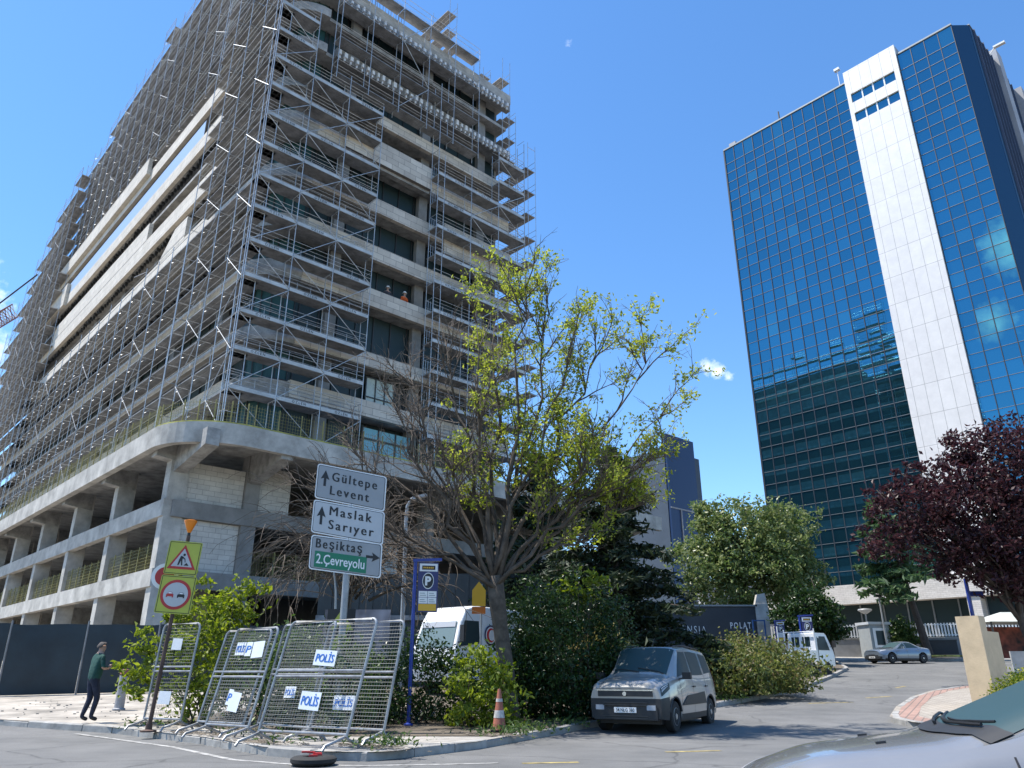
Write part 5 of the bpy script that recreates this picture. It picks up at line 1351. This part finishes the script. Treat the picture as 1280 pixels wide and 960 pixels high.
mb = MB(); q = c1 + nn * .017
for poly in ([(-.09, -.16), (-.065, -.16), (-.03, -.06), (-.01, -.16), (.015, -.16), (-.005, -.03), (.0, .03), (-.05, .04), (-.075, -.05)], [(-.045, .045), (.0, .03), (.055, -.02), (.07, -.09), (.055, -.095), (.04, -.03), (-.02, .0)], [(.04, -.16), (.15, -.16), (.095, -.10)]):
    mb.plate(poly, q, ux, uy, .003)
disc(mb, q + ux * .02 + uy * .07, ux, uy, .027); mb.build('pictogram', M['black'], p1, local=False)
p2, c2 = ws_plate(2.72, .74, .80, 'no_overtaking_plate')
mb = MB(); disc(mb, c2 + nn * .006, ux, uy, .315, 30); mb.build('red_ring', M['sign_red'], p2, local=False)
mb = MB(); disc(mb, c2 + nn * .011, ux, uy, .255, 30); mb.build('white_disc', M['sign_white'], p2, local=False)
car_p = [(-.075, -.04), (-.075, -.065), (-.05, -.065), (-.05, -.045), (.05, -.045), (.05, -.065), (.075, -.065), (.075, .0), (.05, .012), (.035, .05), (-.035, .05), (-.05, .012), (-.075, .0)]
for dx, m_, nm in ((-.115, M['sign_red'], 'red_car_symbol'), (.115, M['black'], 'black_car_symbol')):
    mb = MB(); mb.plate(car_p, c2 + nn * .017 + ux * dx, ux, uy, .003); o = mb.build(nm, m_, p2, local=False)
    mb = MB(); mb.plate([(-.04, .015), (.04, .015), (.028, .042), (-.028, .042)], c2 + nn * .021 + ux * dx, ux, uy, .002); mb.build('white_mark', M['white'], p2, local=False)
mb = MB(); c3 = b0 + lean * 3.1 - nn * .12 - ux * .36; disc(mb, c3, ux, uy, .28, 24, 0, .02); disc(mb, c3 + nn * .005, ux, uy, .20, 24, 1, .004)
mb.build('round_plate', [M['white'], M['sign_red']], ws, local=False)
mb = MB(); t_ = b0 + lean * 3.98; mb.lathe([(.03, 0), (.03, .08), (.05, .12), (.135, .33), (.135, .36), (.10, .37)], tuple(t_), 16); bc_ = mb.build('beacon', M['orange_lens'], ws, local=False, smooth='auto')
mb = MB(); mb.lathe([(.035, -.02), (.035, .085)], tuple(t_), 10); mb.build('beacon_base', M['black'], bc_, local=False)

# black and yellow chevron plate, bent pole, lamp post
cv = thing('chevron_sign', 'black plate with lime yellow upward chevrons behind the big police barrier', 'road sign', (-3.75, 17.1, .14))
mb = MB(); mb.tube([(-3.72, 17.16, .1), (-3.72, 17.16, 2.5)], .04, 8); mb.build('post', M['pole'], cv, local=False)
mb = MB(); mb.box(-4.0, -3.4, 17.10, 17.13, 1.0, 2.56); pl_ = mb.build('plate', M['black'], cv, local=False)
mb = MB()
for z in (2.54, 2.10, 1.66):
    mb.plate([(-.28, -.42), (-.1, -.42) , (0, -.24), (.1, -.42), (.28, -.42), (0, 0)], (-3.70, 17.096, z), (1, 0, 0), (0, 0, 1), .003)
mb.build('chevron', M['sign_yel'], pl_, local=False)
mb = MB(); mb.tube([(-3.95, 17.8, .1), (-3.97, 17.8, 2.3), (-4.02, 17.8, 3.0), (-4.15, 17.8, 3.75)], [.03, .03, .022, .015], 7)
tag(mb.build('bare_pole', M['pole']), 'thin bare grey stake left of the direction sign post', 'pole')
lp = thing('street_lamp', 'slim grey street lamp with a short curved arm among the bare twigs', 'street lamp', (-4.1, 27.5, .3))
mb = MB(); mb.tube([(-3.78, 27.5, .3), (-3.86, 27.5, 6.6), (-3.84, 27.5, 7.0), (-3.7, 27.45, 7.25), (-3.55, 27.4, 7.3)], [.09, .07, .06, .05, .045], 9); mb.build('post', M['pole'], lp, local=False, smooth='auto')
mb = MB(); mb.obox((-3.38, 27.35, 7.30), (.24, -.04, .05), (.02, .11, 0), (0, 0, .055)); mb.build('lamp_head', M['sign_grey'], lp, local=False)

ab_ = thing('amber_board', 'small amber and red board on a post behind the big tree trunk', 'road sign', (-1.0, 25.5, .3))
mb = MB(); mb.tube([(0, .05, 0), (0, .05, 3.7)], .035, 7); mb.build('post', M['pole'], ab_)
mb = MB(); mb.plate([(-.22, 0), (.22, 0), (.22, .5), (.0, .78), (-.22, .5)], (-.08, 0, 3.0), (1, 0, 0), (0, 0, 1), .02); mb.build('amber_plate', M['amber'], ab_)
mb = MB(); mb.plate([(-.22, 0), (.22, 0), (.22, .22), (-.22, .22)], (-.08, 0, 2.76), (1, 0, 0), (0, 0, 1), .02); mb.build('orange_plate', mat('orange_plate', (.6, .16, .02), .5, var=.1), ab_)
# parking signs
def parking_sign(label, loc, rot, H_, sc=1.0):
    root = thing('parking_sign', label, 'road sign', loc, rot, 'blue parking signs')
    mb = MB(); mb.tube([(0, 0, 0), (0, 0, H_)], .045 * sc, 10); mb.lathe([(.11 * sc, 0), (.11 * sc, .03), (.05 * sc, .06)], (0, 0, 0), 12); mb.build('post', M['blue_paint'], root, smooth='auto')
    mb = MB(); mb.bar((-.06 * sc, 0, H_ + .02), (.66 * sc, 0, H_ + .06), .10 * sc, .07 * sc); mb.build('top_rail', M['blue_paint'], root)
    w = .5 * sc; x0 = .08 * sc; y = -.03
    mb = MB(); mb.box(x0, x0 + w, -.025, .025, H_ - 1.22 * sc, H_ - .02); pn = mb.build('panel', M['navy'], root)
    def lay(a, b, c, d, m_, nm, dy=.004):
        mb = MB(); mb.plate([(a, c), (b, c), (b, d), (a, d)], (0, -.025 - dy, 0), (1, 0, 0), (0, 0, 1), .003); return mb.build(nm, m_, pn)
    lay(x0 + .03 * sc, x0 + w - .02 * sc, H_ - .24 * sc, H_ - .05 * sc, M['white'], 'header'); lay(x0 + .09 * sc, x0 + w - .08 * sc, H_ - .2 * sc, H_ - .1 * sc, M['black'], 'header_strip', .008)
    mb = MB()
    for k in range(6): mb.plate([(x0 + (.12 + .045 * k) * sc, H_ - .17 * sc), (x0 + (.15 + .045 * k) * sc, H_ - .17 * sc), (x0 + (.15 + .045 * k) * sc, H_ - .13 * sc), (x0 + (.12 + .045 * k) * sc, H_ - .13 * sc)], (0, -.0365, 0), (1, 0, 0), (0, 0, 1), .003)
    mb.build('header_mark', M['amber'], pn)
    cz = H_ - .47 * sc; cx = x0 + w / 2
    mb = MB(); disc(mb, (cx, -.029, cz), (.72, 0, 0), (0, 0, 1), .20 * sc, 26); mb.build('white_ring', M['white'], pn)
    mb = MB(); disc(mb, (cx, -.033, cz), (.72, 0, 0), (0, 0, 1), .178 * sc, 26); mb.build('dark_disc', M['black'], pn)
    mb = MB(); put_text(mb, 'P', (cx, -.038, cz - .1 * sc), (1, 0, 0), (0, 0, 1), .2 * sc, align='c', bold=.05); mb.build('letter', M['white'], pn)
    for i in range(2):
        for j in range(2):
            a = x0 + .03 * sc + i * .225 * sc; t = H_ - .72 * sc - j * .155 * sc
            lay(a, a + .215 * sc, t - .145 * sc, t, M['white'], 'tariff_field')
            mb = MB()
            for k in range(2): mb.plate([(a + .03 * sc, t - (.06 + .05 * k) * sc), (a + (.15 + .03 * k) * sc, t - (.06 + .05 * k) * sc), (a + (.15 + .03 * k) * sc, t - (.045 + .05 * k) * sc), (a + .03 * sc, t - (.045 + .05 * k) * sc)], (0, -.0335, 0), (1, 0, 0), (0, 0, 1), .003)
            mb.build('small_print', M['blue_grey'], pn)
    lay(x0 + .03 * sc, x0 + w - .03 * sc, H_ - 1.19 * sc, H_ - 1.03 * sc, M['amber'], 'amber_field')
    return root
parking_sign('blue parking tariff sign on a tall blue pole beside the police barriers', (-2.33, 18.6, .16), R(12), 3.62, .96)
parking_sign('small far blue parking sign above the flatbed truck', (16.0, 44, g(44)), R(-5), 3.05, 1.15)
parking_sign('smaller blue parking sign left of the flatbed truck, farthest away', (16.6, 50, g(50)), R(-10), 2.75, .95)

# police barriers
M['barrier'] = mat('barrier_galvanised', (.36, .37, .38), .45, .5, var=.3, scale=5)
M['wire'] = mat('dull_wire', (.19, .20, .20), .5, .4, var=.1)
M['placard'] = mat('placard_white', (.70, .74, .78), .55, var=.08, scale=3)
M['pol_blue'] = mat('police_blue', (.02, .13, .48), .5, var=.05)
def barrier(label, p, q, hgt, lean_, split=.52, place=(), rungs=13, uprights=22, feet=True):
    """a tall two-panel crowd barrier from ground point p to q, leaning back by lean_ (m)"""
    p, q = np.array(p, float), np.array(q, float); w = np.linalg.norm(q[:2] - p[:2])
    c = (p + q) / 2; rz = math.atan2(q[1] - p[1], q[0] - p[0])
    root = thing('police_barrier', label, 'barrier', tuple(c), rz, 'crowd barriers stacked at the tip of the island')
    ux = np.array([1.0, 0, 0]); uy = np.array([lean_[0] / hgt, lean_[1] / hgt, 1.0]); 
    def P(x, z, o=0): return np.array([x, o, 0]) + uy * z
    z0 = .18; r_ = .11; rr = .024
    path = [P(-w / 2, z0)] + [P(-w / 2, hgt - r_)] + [P(-w / 2 + r_ * (1 - math.cos(a)), hgt - r_ + r_ * math.sin(a)) for a in np.linspace(.3, 1.57, 5)]
    path += [np.array([-b[0] + 2 * (uy[0] * b[2]), b[1], b[2]]) for b in reversed(path)]
    mb = MB(); mb.tube(path, rr, 8); mb.build('frame', M['barrier'], root, smooth='auto')
    zs = z0 + (hgt - z0) * split
    for z in (z0 + .03, zs - .045, zs + .045):
        mb = MB(); mb.tube([P(-w / 2, z), P(w / 2, z)], rr * .9, 8); mb.build('rail', M['barrier'], root, smooth='auto')
    for za, zb in ((z0 + .05, zs - .06), (zs + .06, hgt - .03)):
        mb = MB()
        for k in range(1, rungs): z = za + (zb - za) * k / rungs; mb.tube([P(-w / 2, z), P(w / 2, z)], .0031, 4, cap=False)
        for k in range(1, uprights): x = -w / 2 + w * k / uprights; mb.tube([P(x, za, .006), P(x, zb, .006)], .0026, 3, cap=False)
        mb.build('wire_mesh', M['wire'], root)
    if feet:
        for s in (-1, 1):
            x = s * (w / 2 - .03)
            mb = MB(); mb.tube([(x - .02, -.42, .0), (x - .02, -.36, .07), (x, -.16, .12), P(x, z0), (x, .18, .11), (x + .02, .34, .05), (x + .02, .38, .0)], .024, 7); mb.build('foot', M['barrier'], root, smooth='auto')
    yv = np.array([uy[0], uy[1], uy[2]]); yv /= np.linalg.norm(yv)
    for (x, z, pw, ph, txt, tilt) in place:
        a = np.array([math.cos(tilt), 0, math.sin(tilt)]); b = yv - a * (yv @ a); b /= np.linalg.norm(b)
        o = P(x, z, -.03)
        mb = MB(); mb.plate([(0, 0), (pw, 0), (pw, ph), (0, ph)], o, a, b, .006); pl = mb.build('placard', M['placard'], root)
        if txt:
            nn_ = np.cross(a, b); mb = MB(); [put_text(mb, txt, o + nn_ * (.003 + .001 * q) + a * (pw * .08 + (q - 1) * .006) + b * ph * .25, a, b, ph * .5, width=pw * .84, shear=.12) for q in range(3)]; mb.build('lettering', M['pol_blue'], pl)
    return root
Z = .14
barrier('leftmost police barrier, upright beside the warning sign post', (-7.95, 17.8, Z), (-6.95, 17.3, Z), 2.14, (.10, .10), place=[(-.16, 1.6, .3, .24, '', -.05), (-.22, .5, .36, .26, '', -.03)], uprights=20)
barrier('leaning police barrier, rear one of the pair left of the big barrier', (-6.35, 16.6, Z), (-5.15, 15.75, Z), 1.94, (.18, .35), place=[(-.2, 1.45, .3, .26, 'POLİS', 0)], uprights=20)
barrier('leaning police barrier, front one of the pair, with blank white sheets', (-5.85, 15.7, Z), (-4.8, 14.95, Z), 1.93, (.2, .35), place=[(-.12, 1.42, .18, .26, 'P', 0), (.1, 1.38, .34, .30, '', .05), (-.22, .56, .14, .28, 'P', -.1), (-.12, .46, .3, .34, '', -.1)], uprights=18)
barrier('police barrier mostly hidden behind the left half of the big barrier', (-4.95, 16.0, Z), (-3.6, 14.6, Z), 2.02, (.2, .3), place=[(-.2, .68, .4, .2, 'POLİS', 0)], uprights=24)
barrier('big front police barrier with two blue lettered white placards', (-4.3, 13.95, Z), (-2.62, 12.98, Z), 1.96, (.27, .32), place=[(-.16, 1.24, .48, .25, 'POLİS', -.06), (-.2, .56, .44, .28, 'POLİS', -.06)], rungs=14, uprights=30)
barrier('rightmost police barrier, upright behind the big one near the blue pole', (-3.75, 15.0, Z), (-2.2, 14.05, Z), 1.99, (.18, .25), split=.5, place=[(-.35, .5, .5, .24, 'POLİS', 0)], uprights=30)

# things lying about
cn_ = thing('traffic_cone', 'faded red traffic cone with white bands at the kerb', 'cone', (-.26, 16.75, .15))
mb = MB(); mb.obox((0, 0, .02), (.17, 0, 0), (0, .17, 0), (0, 0, .02)); mb.build('base', M['rubber'], cn_)
mb = MB(); mb.lathe([(.145, .04), (.135, .07), (.09, .40), (.035, .78), (.03, .8)], (0, 0, 0), 20); cb_ = mb.build('body', mat('faded_cone_red', (.36, .12, .075), .7, var=.25, scale=8), cn_, smooth='auto')
for z0, z1 in ((.26, .40), (.56, .62)):
    f = lambda z: .138 - (z - .05) * .139 + .004
    mb = MB(); mb.lathe([(f(z0), z0), (f(z1), z1)], (0, 0, 0), 20); mb.build('white_band', mat('worn_band', (.52, .50, .48), .7, var=.3, scale=14), cb_, smooth='auto')
bl = thing('marker_post', 'grey marker post with a red-banded top by the site fence', 'bollard', (-11.0, 23.0, g(23) + .14))
mb = MB(); mb.lathe([(.17, 0), (.17, .04), (.13, .06), (.12, .9), (.12, .92)], (0, 0, 0), 16); mb.build('body', mat('dull_grey_plastic', (.36, .36, .37), .6, var=.2, scale=5), bl, smooth='auto')
mb = MB(); mb.lathe([(.125, .921), (.125, .98), (.09, 1.06), (.02, 1.08)], (0, 0, 0), 16); mb.build('cap', mat('faded_red', (.33, .11, .09), .6, var=.2, scale=8), bl, smooth='auto')
tr_ = thing('tyre_base', 'old black tyre-like barrier base lying on the road edge', 'tyre', (-2.88, 12.2, .02), 0)
mb = MB(); mb.lathe([(.12, .0), (.30, .0), (.33, .03), (.33, .075), (.29, .10), (.13, .10), (.11, .07)], (0, 0, 0), 26); mb.build('ring', M['rubber'], tr_, smooth='auto')
mb = MB()
for k in range(5): mb.obox((rnd.uniform(-.12, .1), rnd.uniform(-.06, .06), .11 + .012 * k), (.06, .02 * rnd.uniform(-1, 1), 0), (-.01, .03, 0), (0, 0, .012))
mb.build('red_scrap', M['sign_red'], tr_)
def scrap(kind, label, cat, loc, build):
    r0 = thing(kind, label, cat, loc, rnd.uniform(0, 3)); build(r0)
def bag(r0):
    mb = MB(); P = blob_points((0, 0, .07), (.28, .18, .08), 60, .9, .01, 0, 1, 5); 
    V = []; n1, n2 = 12, 7
    for j in range(n2):
        for i in range(n1):
            a = i * 2 * math.pi / n1; b = j / (n2 - 1) * math.pi; k = 1 + rnd.uniform(-.25, .25); V.append((.28 * math.sin(b) * math.cos(a) * k, .18 * math.sin(b) * math.sin(a) * k, .08 + .09 * math.cos(b) * k))
    mb.add(V, [(j * n1 + i, j * n1 + (i + 1) % n1, (j + 1) * n1 + (i + 1) % n1, (j + 1) * n1 + i) for j in range(n2 - 1) for i in range(n1)]); mb.build('sheet', M['plastic_black'], r0)
def twigp(r0):
    mb = MB()
    for k in range(60):
        c = np.array([rnd.gauss(0, .45), rnd.gauss(0, .16), .01]); a = rnd.uniform(0, 3.14); d = np.array([math.cos(a), math.sin(a), .08]) * rnd.uniform(.04, .16); mb.tube([c, c + d], .006, 3)
    for k in range(90):
        c = np.array([rnd.gauss(0, .5), rnd.gauss(0, .18), .012]); mb.obox(c, (.03, .01, 0), (-.006, .016, 0), (0, 0, .004))
    mb.build('twigs_and_leaves', M['bark_pale'], r0)
for i, (x, y, l_) in enumerate(((-2.3, 13.5, 'dry leaf and twig litter under the rightmost barrier'), (-4.4, 14.4, 'dry leaf and twig litter under the leaning pair of barriers'), (-.5, 16.1, 'dry leaf and twig litter beside the traffic cone'), (-6.2, 16.4, 'dry leaf and twig litter at the leftmost barrier foot'))):
    r0 = thing('leaf_litter', l_, 'litter', (x, y, .14), -.7); twigp(r0); r0['kind'] = 'stuff'
mb = MB(); mb.bar((0, 0, 0), (.9, .35, 0), .07, .05); lb = mb.build('loose_board', M['bark_pale']); lb.location = (-8.9, 19.2, .17); tag(lb, 'short loose board on the dusty ground beside the walking man', 'board')
mb = MB()
for k in range(130):
    x = rnd.uniform(-16, -8.3); y = rnd.uniform(19.4, 28); s = rnd.uniform(.01, .035)
    mb.obox((x, y, g(y) + .14 + s * .3), (s, rnd.uniform(-.4, .4) * s, 0), (-.3 * s, s * .8, 0), (0, 0, s * .5))
tag(mb.build('rubble', M['dust']), kind='stuff')

# guard booth, lamp, camera pole, bin, stall at the far end of the road
gb = thing('guard_booth', 'grey guard booth with white framed windows by the tower fence', 'booth', (28.5, 62.6, 2.4), R(8))
mb = MB(); mb.box(-.82, .82, -.8, .8, 0, 2.45); mb.build('wall', mat('booth_grey', (.30, .32, .32), .7, var=.1), gb)
mb = MB(); mb.box(-.94, .94, -.92, .92, 2.46, 2.66); mb.build('roof', M['sign_white'], gb)
for f in (0, 1):
    mb = MB()
    if f == 0: mb.box(-.6, .5, -.85, -.81, .75, 2.2); w_ = mb.build('window', M['white'], gb); mb = MB(); mb.box(-.38, .28, -.875, -.855, .95, 2.0)
    else: mb.box(.83, .87, -.5, .5, .75, 2.2); w_ = mb.build('window', M['white'], gb); mb = MB(); mb.box(.875, .895, -.32, .32, .95, 2.0)
    mb.build('pane', M['glass_dark'], w_)
mb = MB(); mb.box(-.55, .45, -.85, -.81, .02, .5); mb.build('base_panel', M['white'], gb)
gl_ = thing('garden_lamp', 'flat-topped garden lamp post behind the guard booth', 'lamp', (28.7, 64.0, 2.5))
mb = MB(); mb.tube([(0, 0, 0), (0, 0, 3.5)], .06, 8); mb.build('post', M['pole'], gl_)
mb = MB(); mb.lathe([(.1, 3.3), (.5, 3.55), (.55, 3.6), (.5, 3.7), (.1, 3.75)], (0, 0, 0), 16); mb.build('lamp_shade', M['sign_grey'], gl_, smooth='auto')
cp = thing('camera_pole', 'pale pole with a surveillance camera beside the guard booth', 'pole', (28.9, 61.6, 2.4))
mb = MB(); mb.tube([(0, 0, 0), (0, 0, 4.6)], .07, 8); mb.build('post', M['sign_grey'], cp)
mb = MB(); mb.obox((-.2, -.2, 4.6), (.3, .1, 0), (0, .12, 0), (0, 0, .1)); mb.build('camera', M['frame_dark'], cp)
db = thing('waste_bin', 'dark open waste container against the grey wall below the pickets', 'bin', (33.0, 61.6, 2.55), R(-21))
mb = MB(); mb.prism([(-1.1, -.5), (1.1, -.5), (1.1, .5), (-1.1, .5)], .1, 1.1); mb.build('tub', M['plastic_black'], db)
mb = MB(); mb.bar((-1.15, 0, 1.13), (1.15, 0, 1.13), 1.1, .06); mb.build('rim', M['frame_dark'], db)
mb = MB(); V = []
for k in range(9):
    mb.obox((rnd.uniform(-1.4, 1.4), rnd.uniform(-.4, .4), .08), (.35, .1, 0), (-.06, .16, 0), (0, 0, .05))
o = mb.build('yellow_scrap', mat('yellow_scrap', (.55, .48, .10), .7, var=.4, scale=3)); o.location = (32.2, 58.9, 2.42); tag(o, 'scatter of yellow scraps on the far kerb by the cedar trunk', 'scraps')
bp_ = thing('blue_post', 'dark blue sign post rising behind the tan pillar', 'post', (22.2, 38, 1.0))
mb = MB(); mb.tube([(0, 0, -.2), (0, 0, 4.6)], .09, 8); mb.build('post', M['blue_paint'], bp_)
mb = MB(); mb.obox((.35, 0, 3.9), (.35, 0, 0), (0, .03, 0), (0, 0, .12)); mb.build('plate', M['blue_paint'], bp_)
st = thing('market_stall', 'stall under a pale canopy with red goods beyond the tan pillar', 'stall', (28.5, 45, 1.2))
mb = MB(); mb.add([(-2.2, -1.5, 2.75), (3.2, -1.5, 2.75), (3.2, 1.5, 2.75), (-2.2, 1.5, 2.75), (-.6, 0, 3.35), (1.6, 0, 3.35)], [(0, 1, 5, 4), (2, 3, 4, 5), (1, 2, 5), (3, 0, 4), (3, 2, 1, 0)]); mb.build('canopy', mat('pale_canopy', (.48, .50, .46), .8, var=.15), st)
for x, y in ((-2.1, -1.4), (3.1, -1.4), (3.1, 1.4), (-2.1, 1.4)):
    mb = MB(); mb.tube([(x, y, 0), (x, y, 2.75)], .05, 6); mb.build('leg', M['frame_dark'], st)
mb = MB(); mb.box(-1.6, 3.0, 1.0, 1.06, .9, 2.6); mb.build('back_panel', mat('red_goods', (.22, .05, .03), .7, var=.9, scale=1.5, detail=2), st)
mb = MB(); mb.box(-1.6, 2.6, -1.7, -1.6, .1, 1.2); mb.build('counter', mat('pale_slatted_panel', (.42, .43, .43), .7, var=.15), st)
# crane jib and hoist rope at the far left
cj = thing('crane_jib', 'red and white lattice crane jib meeting the far end of the block', 'crane', (-46, 56, 30))
mb = MB(); a, b_ = np.array(at(-44, 426, 62)), np.array(at(12, 393, 66)); up = np.array([0, 0, 1.1]); sd = np.array([.5, .5, 0])
for o_ in (up, sd, -sd): mb.tube([a + o_, b_ + o_], .07, 5)
for k in range(16):
    p = a + (b_ - a) * k / 16; q = a + (b_ - a) * (k + 1) / 16
    for u, v in ((up, sd), (sd, up), (up, -sd), (-sd, up), (sd, -sd)): mb.tube([p + u, q + v], .045, 4, mi=k % 2)
mb.build('lattice', [mat('faded_crane_red', (.33, .14, .11), .6, var=.2), M['white']], cj, local=False)
mb = MB(); mb.tube([np.array(at(-20, 394, 60)), np.array(at(47, 343, 60))], .07, 5); mb.build('rope', M['frame_dark'], cj, local=False)

# ------------------------------------------------------------------ people
M['skin'] = mat('skin', (.42, .25, .18), .55, var=.08, scale=8)
M['hair'] = mat('short_hair', (.09, .075, .065), .8, var=.2, scale=30)
M['shirt'] = mat('dark_green_shirt', (.015, .075, .06), .85, var=.25, scale=7, bump=.9, bscale=9)
M['jeans'] = mat('dark_jeans', (.018, .024, .05), .85, var=.35, scale=8, bump=.9, bscale=10)
M['shoe'] = mat('black_shoe', (.02, .02, .022), .6, var=.1)
M['hivis'] = mat('orange_vest', (.75, .13, .02), .7, var=.1)
M['work'] = mat('dark_workwear', (.05, .055, .07), .85, var=.2)
def human(label, loc, rz, J, matf, mats, helmet=None, hair=True, scale=1.0):
    """J: joints name -> (x, y, z, r); y forward. One skinned body"""
    root = thing('person', label, 'person', loc, rz)
    E_ = [('pelvis', 'belly'), ('belly', 'chest'), ('chest', 'neck'), ('neck', 'head'), ('head', 'crown')]
    for s in 'lr':
        E_ += [('chest', s + 'sh'), (s + 'sh', s + 'el'), (s + 'el', s + 'wr'), (s + 'wr', s + 'ha'), ('pelvis', s + 'hip'), (s + 'hip', s + 'kn'), (s + 'kn', s + 'an'), (s + 'an', s + 'to')]
        for f in range(5):
            if s + 'f%d' % f in J: E_.append((s + 'ha', s + 'f%d' % f))
    names = list(J); idx = {n: i for i, n in enumerate(names)}
    me = bpy.data.meshes.new('body'); me.from_pydata([tuple(c * scale for c in J[n][:3]) for n in names], [(idx[a], idx[b]) for a, b in E_], [])
    o = bpy.data.objects.new('body', me); C.objects.link(o)
    sk = o.modifiers.new('skin', 'SKIN'); sk.use_smooth_shade = True
    for i, n in enumerate(names):
        r_ = J[n][3] if not isinstance(J[n][3], tuple) else J[n][3]
        me.skin_vertices[0].data[i].radius = (r_[0] * scale, r_[1] * scale) if isinstance(r_, tuple) else (r_ * scale, r_ * scale)
        me.skin_vertices[0].data[i].use_root = (n == 'pelvis')
    sb = o.modifiers.new('sub', 'SUBSURF'); sb.levels = 2; sb.render_levels = 2
    dg = bpy.context.evaluated_depsgraph_get(); dg.update()
    m2 = bpy.data.meshes.new_from_object(o.evaluated_get(dg)); bpy.data.objects.remove(o)
    for m_ in mats: m2.materials.append(m_)
    for p in m2.polygons:
        p.use_smooth = True; p.material_index = matf(p.center)
    bo = bpy.data.objects.new('body', m2); C.objects.link(bo); bo.parent = root
    hd = np.array(J['head'][:3]) * scale
    if hair:
        mb = MB(); V = []; n1, n2 = 16, 8
        for j in range(n2):
            for i in range(n1):
                a = i * 2 * math.pi / n1; b = j / (n2 - 1) * 1.75; V.append((hd[0] + .088 * math.sin(b) * math.cos(a), hd[1] - .012 + .105 * math.sin(b) * math.sin(a) - .02 * (b > 1.2), hd[2] + .05 + .095 * math.cos(b) - (.03 if math.sin(a) < 0 else -.03) * (b > 1.2)))
        mb.add(V, [(j * n1 + i, j * n1 + (i + 1) % n1, (j + 1) * n1 + (i + 1) % n1, (j + 1) * n1 + i) for j in range(2, n2 - 1) for i in range(n1)]); mb.build('hair', M['hair'], root, smooth=True)
    if helmet is not None:
        mb = MB(); mb.lathe([(.155, 0), (.16, .012), (.125, .02), (.122, .06), (.10, .12), (.05, .155), (.01, .16)], (hd[0], hd[1], hd[2] + .06), 18); mb.build('helmet', helmet, root, smooth='auto')
    return root
def hand(J, s, w, h, d):
    J[s + 'ha'] = (*h, .034); d = np.array(d); h = np.array(h)
    return J
walk = dict(pelvis=(0, 0, .95, (.155, .12)), belly=(0, .03, 1.12, (.17, .14)), chest=(0, .03, 1.36, (.18, .13)), neck=(.01, .05, 1.52, .055), head=(.02, .075, 1.63, (.078, .09)), crown=(.02, .075, 1.71, (.062, .075)),
    lsh=(-.19, .03, 1.42, .062), lel=(-.25, .02, 1.17, .05), lwr=(-.08, .22, 1.16, .036), lha=(.0, .25, 1.18, .034),
    rsh=(.19, .04, 1.42, .062), rel=(.27, .06, 1.17, .05), rwr=(.17, .25, 1.20, .036), rha=(.10, .28, 1.23, .034),
    lhip=(-.09, .0, .90, .10), lkn=(-.07, .03, .50, .072), lan=(-.05, -.10, .10, .05), lto=(-.055, .05, .04, .045),
    rhip=(.09, .0, .90, .10), rkn=(.075, .13, .52, .072), ran=(.06, .06, .09, .05), rto=(.065, .22, .04, .045))
for s, sx in (('l', -1), ('r', 1)):
    h = np.array(walk[s + 'ha'][:3])
    for f in range(5):
        d = np.array([(-.5 if f == 0 else .15) * -sx + (f - 2) * .16 * sx * .3, .55, .35 - .22 * f]); d /= np.linalg.norm(d)
        walk[s + 'f%d' % f] = (*(h + d * (.055 if f in (0, 4) else .075)), .009)
def mw(c):
    x, y, z = c
    if z < .085: return 3
    if z < .93: return 2
    if z > 1.50: return 0
    if abs(x) > .225 and z < 1.19 or y > .185 and z < 1.34 and z > .99: return 0
    return 1
human('man in a dark green T-shirt and dark jeans walking past the site fence', (-9.95, 19.3, .2), R(-40), walk, mw, [M['skin'], M['shirt'], M['jeans'], M['shoe']])
stand = dict(walk); stand.update(lkn=(-.09, .02, .5, .06), lan=(-.09, 0, .09, .045), lto=(-.09, .14, .04, .042), rkn=(.09, .02, .5, .06), ran=(.09, 0, .09, .045), rto=(.09, .14, .04, .042))
def mk(c):
    x, y, z = c
    if z < .085: return 3
    if z < .97: return 2
    if z > 1.50: return 0
    return 1
wp = W1([(1.9, 11.2, 22.25)])[0]
human('site worker in an orange vest and white helmet at the shaded parapet', tuple(wp), R(180 + BAZ), stand, mk, [M['skin'], M['hivis'], M['work'], M['shoe']], helmet=M['white'], hair=False, scale=1.05)
wp = W1([(2.0, 10.0, 22.25)])[0]
human('site worker in dark clothes and white helmet left of the orange-vested one', tuple(wp), R(160 + BAZ), stand, mk, [M['skin'], M['work'], M['work'], M['shoe']], helmet=M['white'], hair=False, scale=1.05)
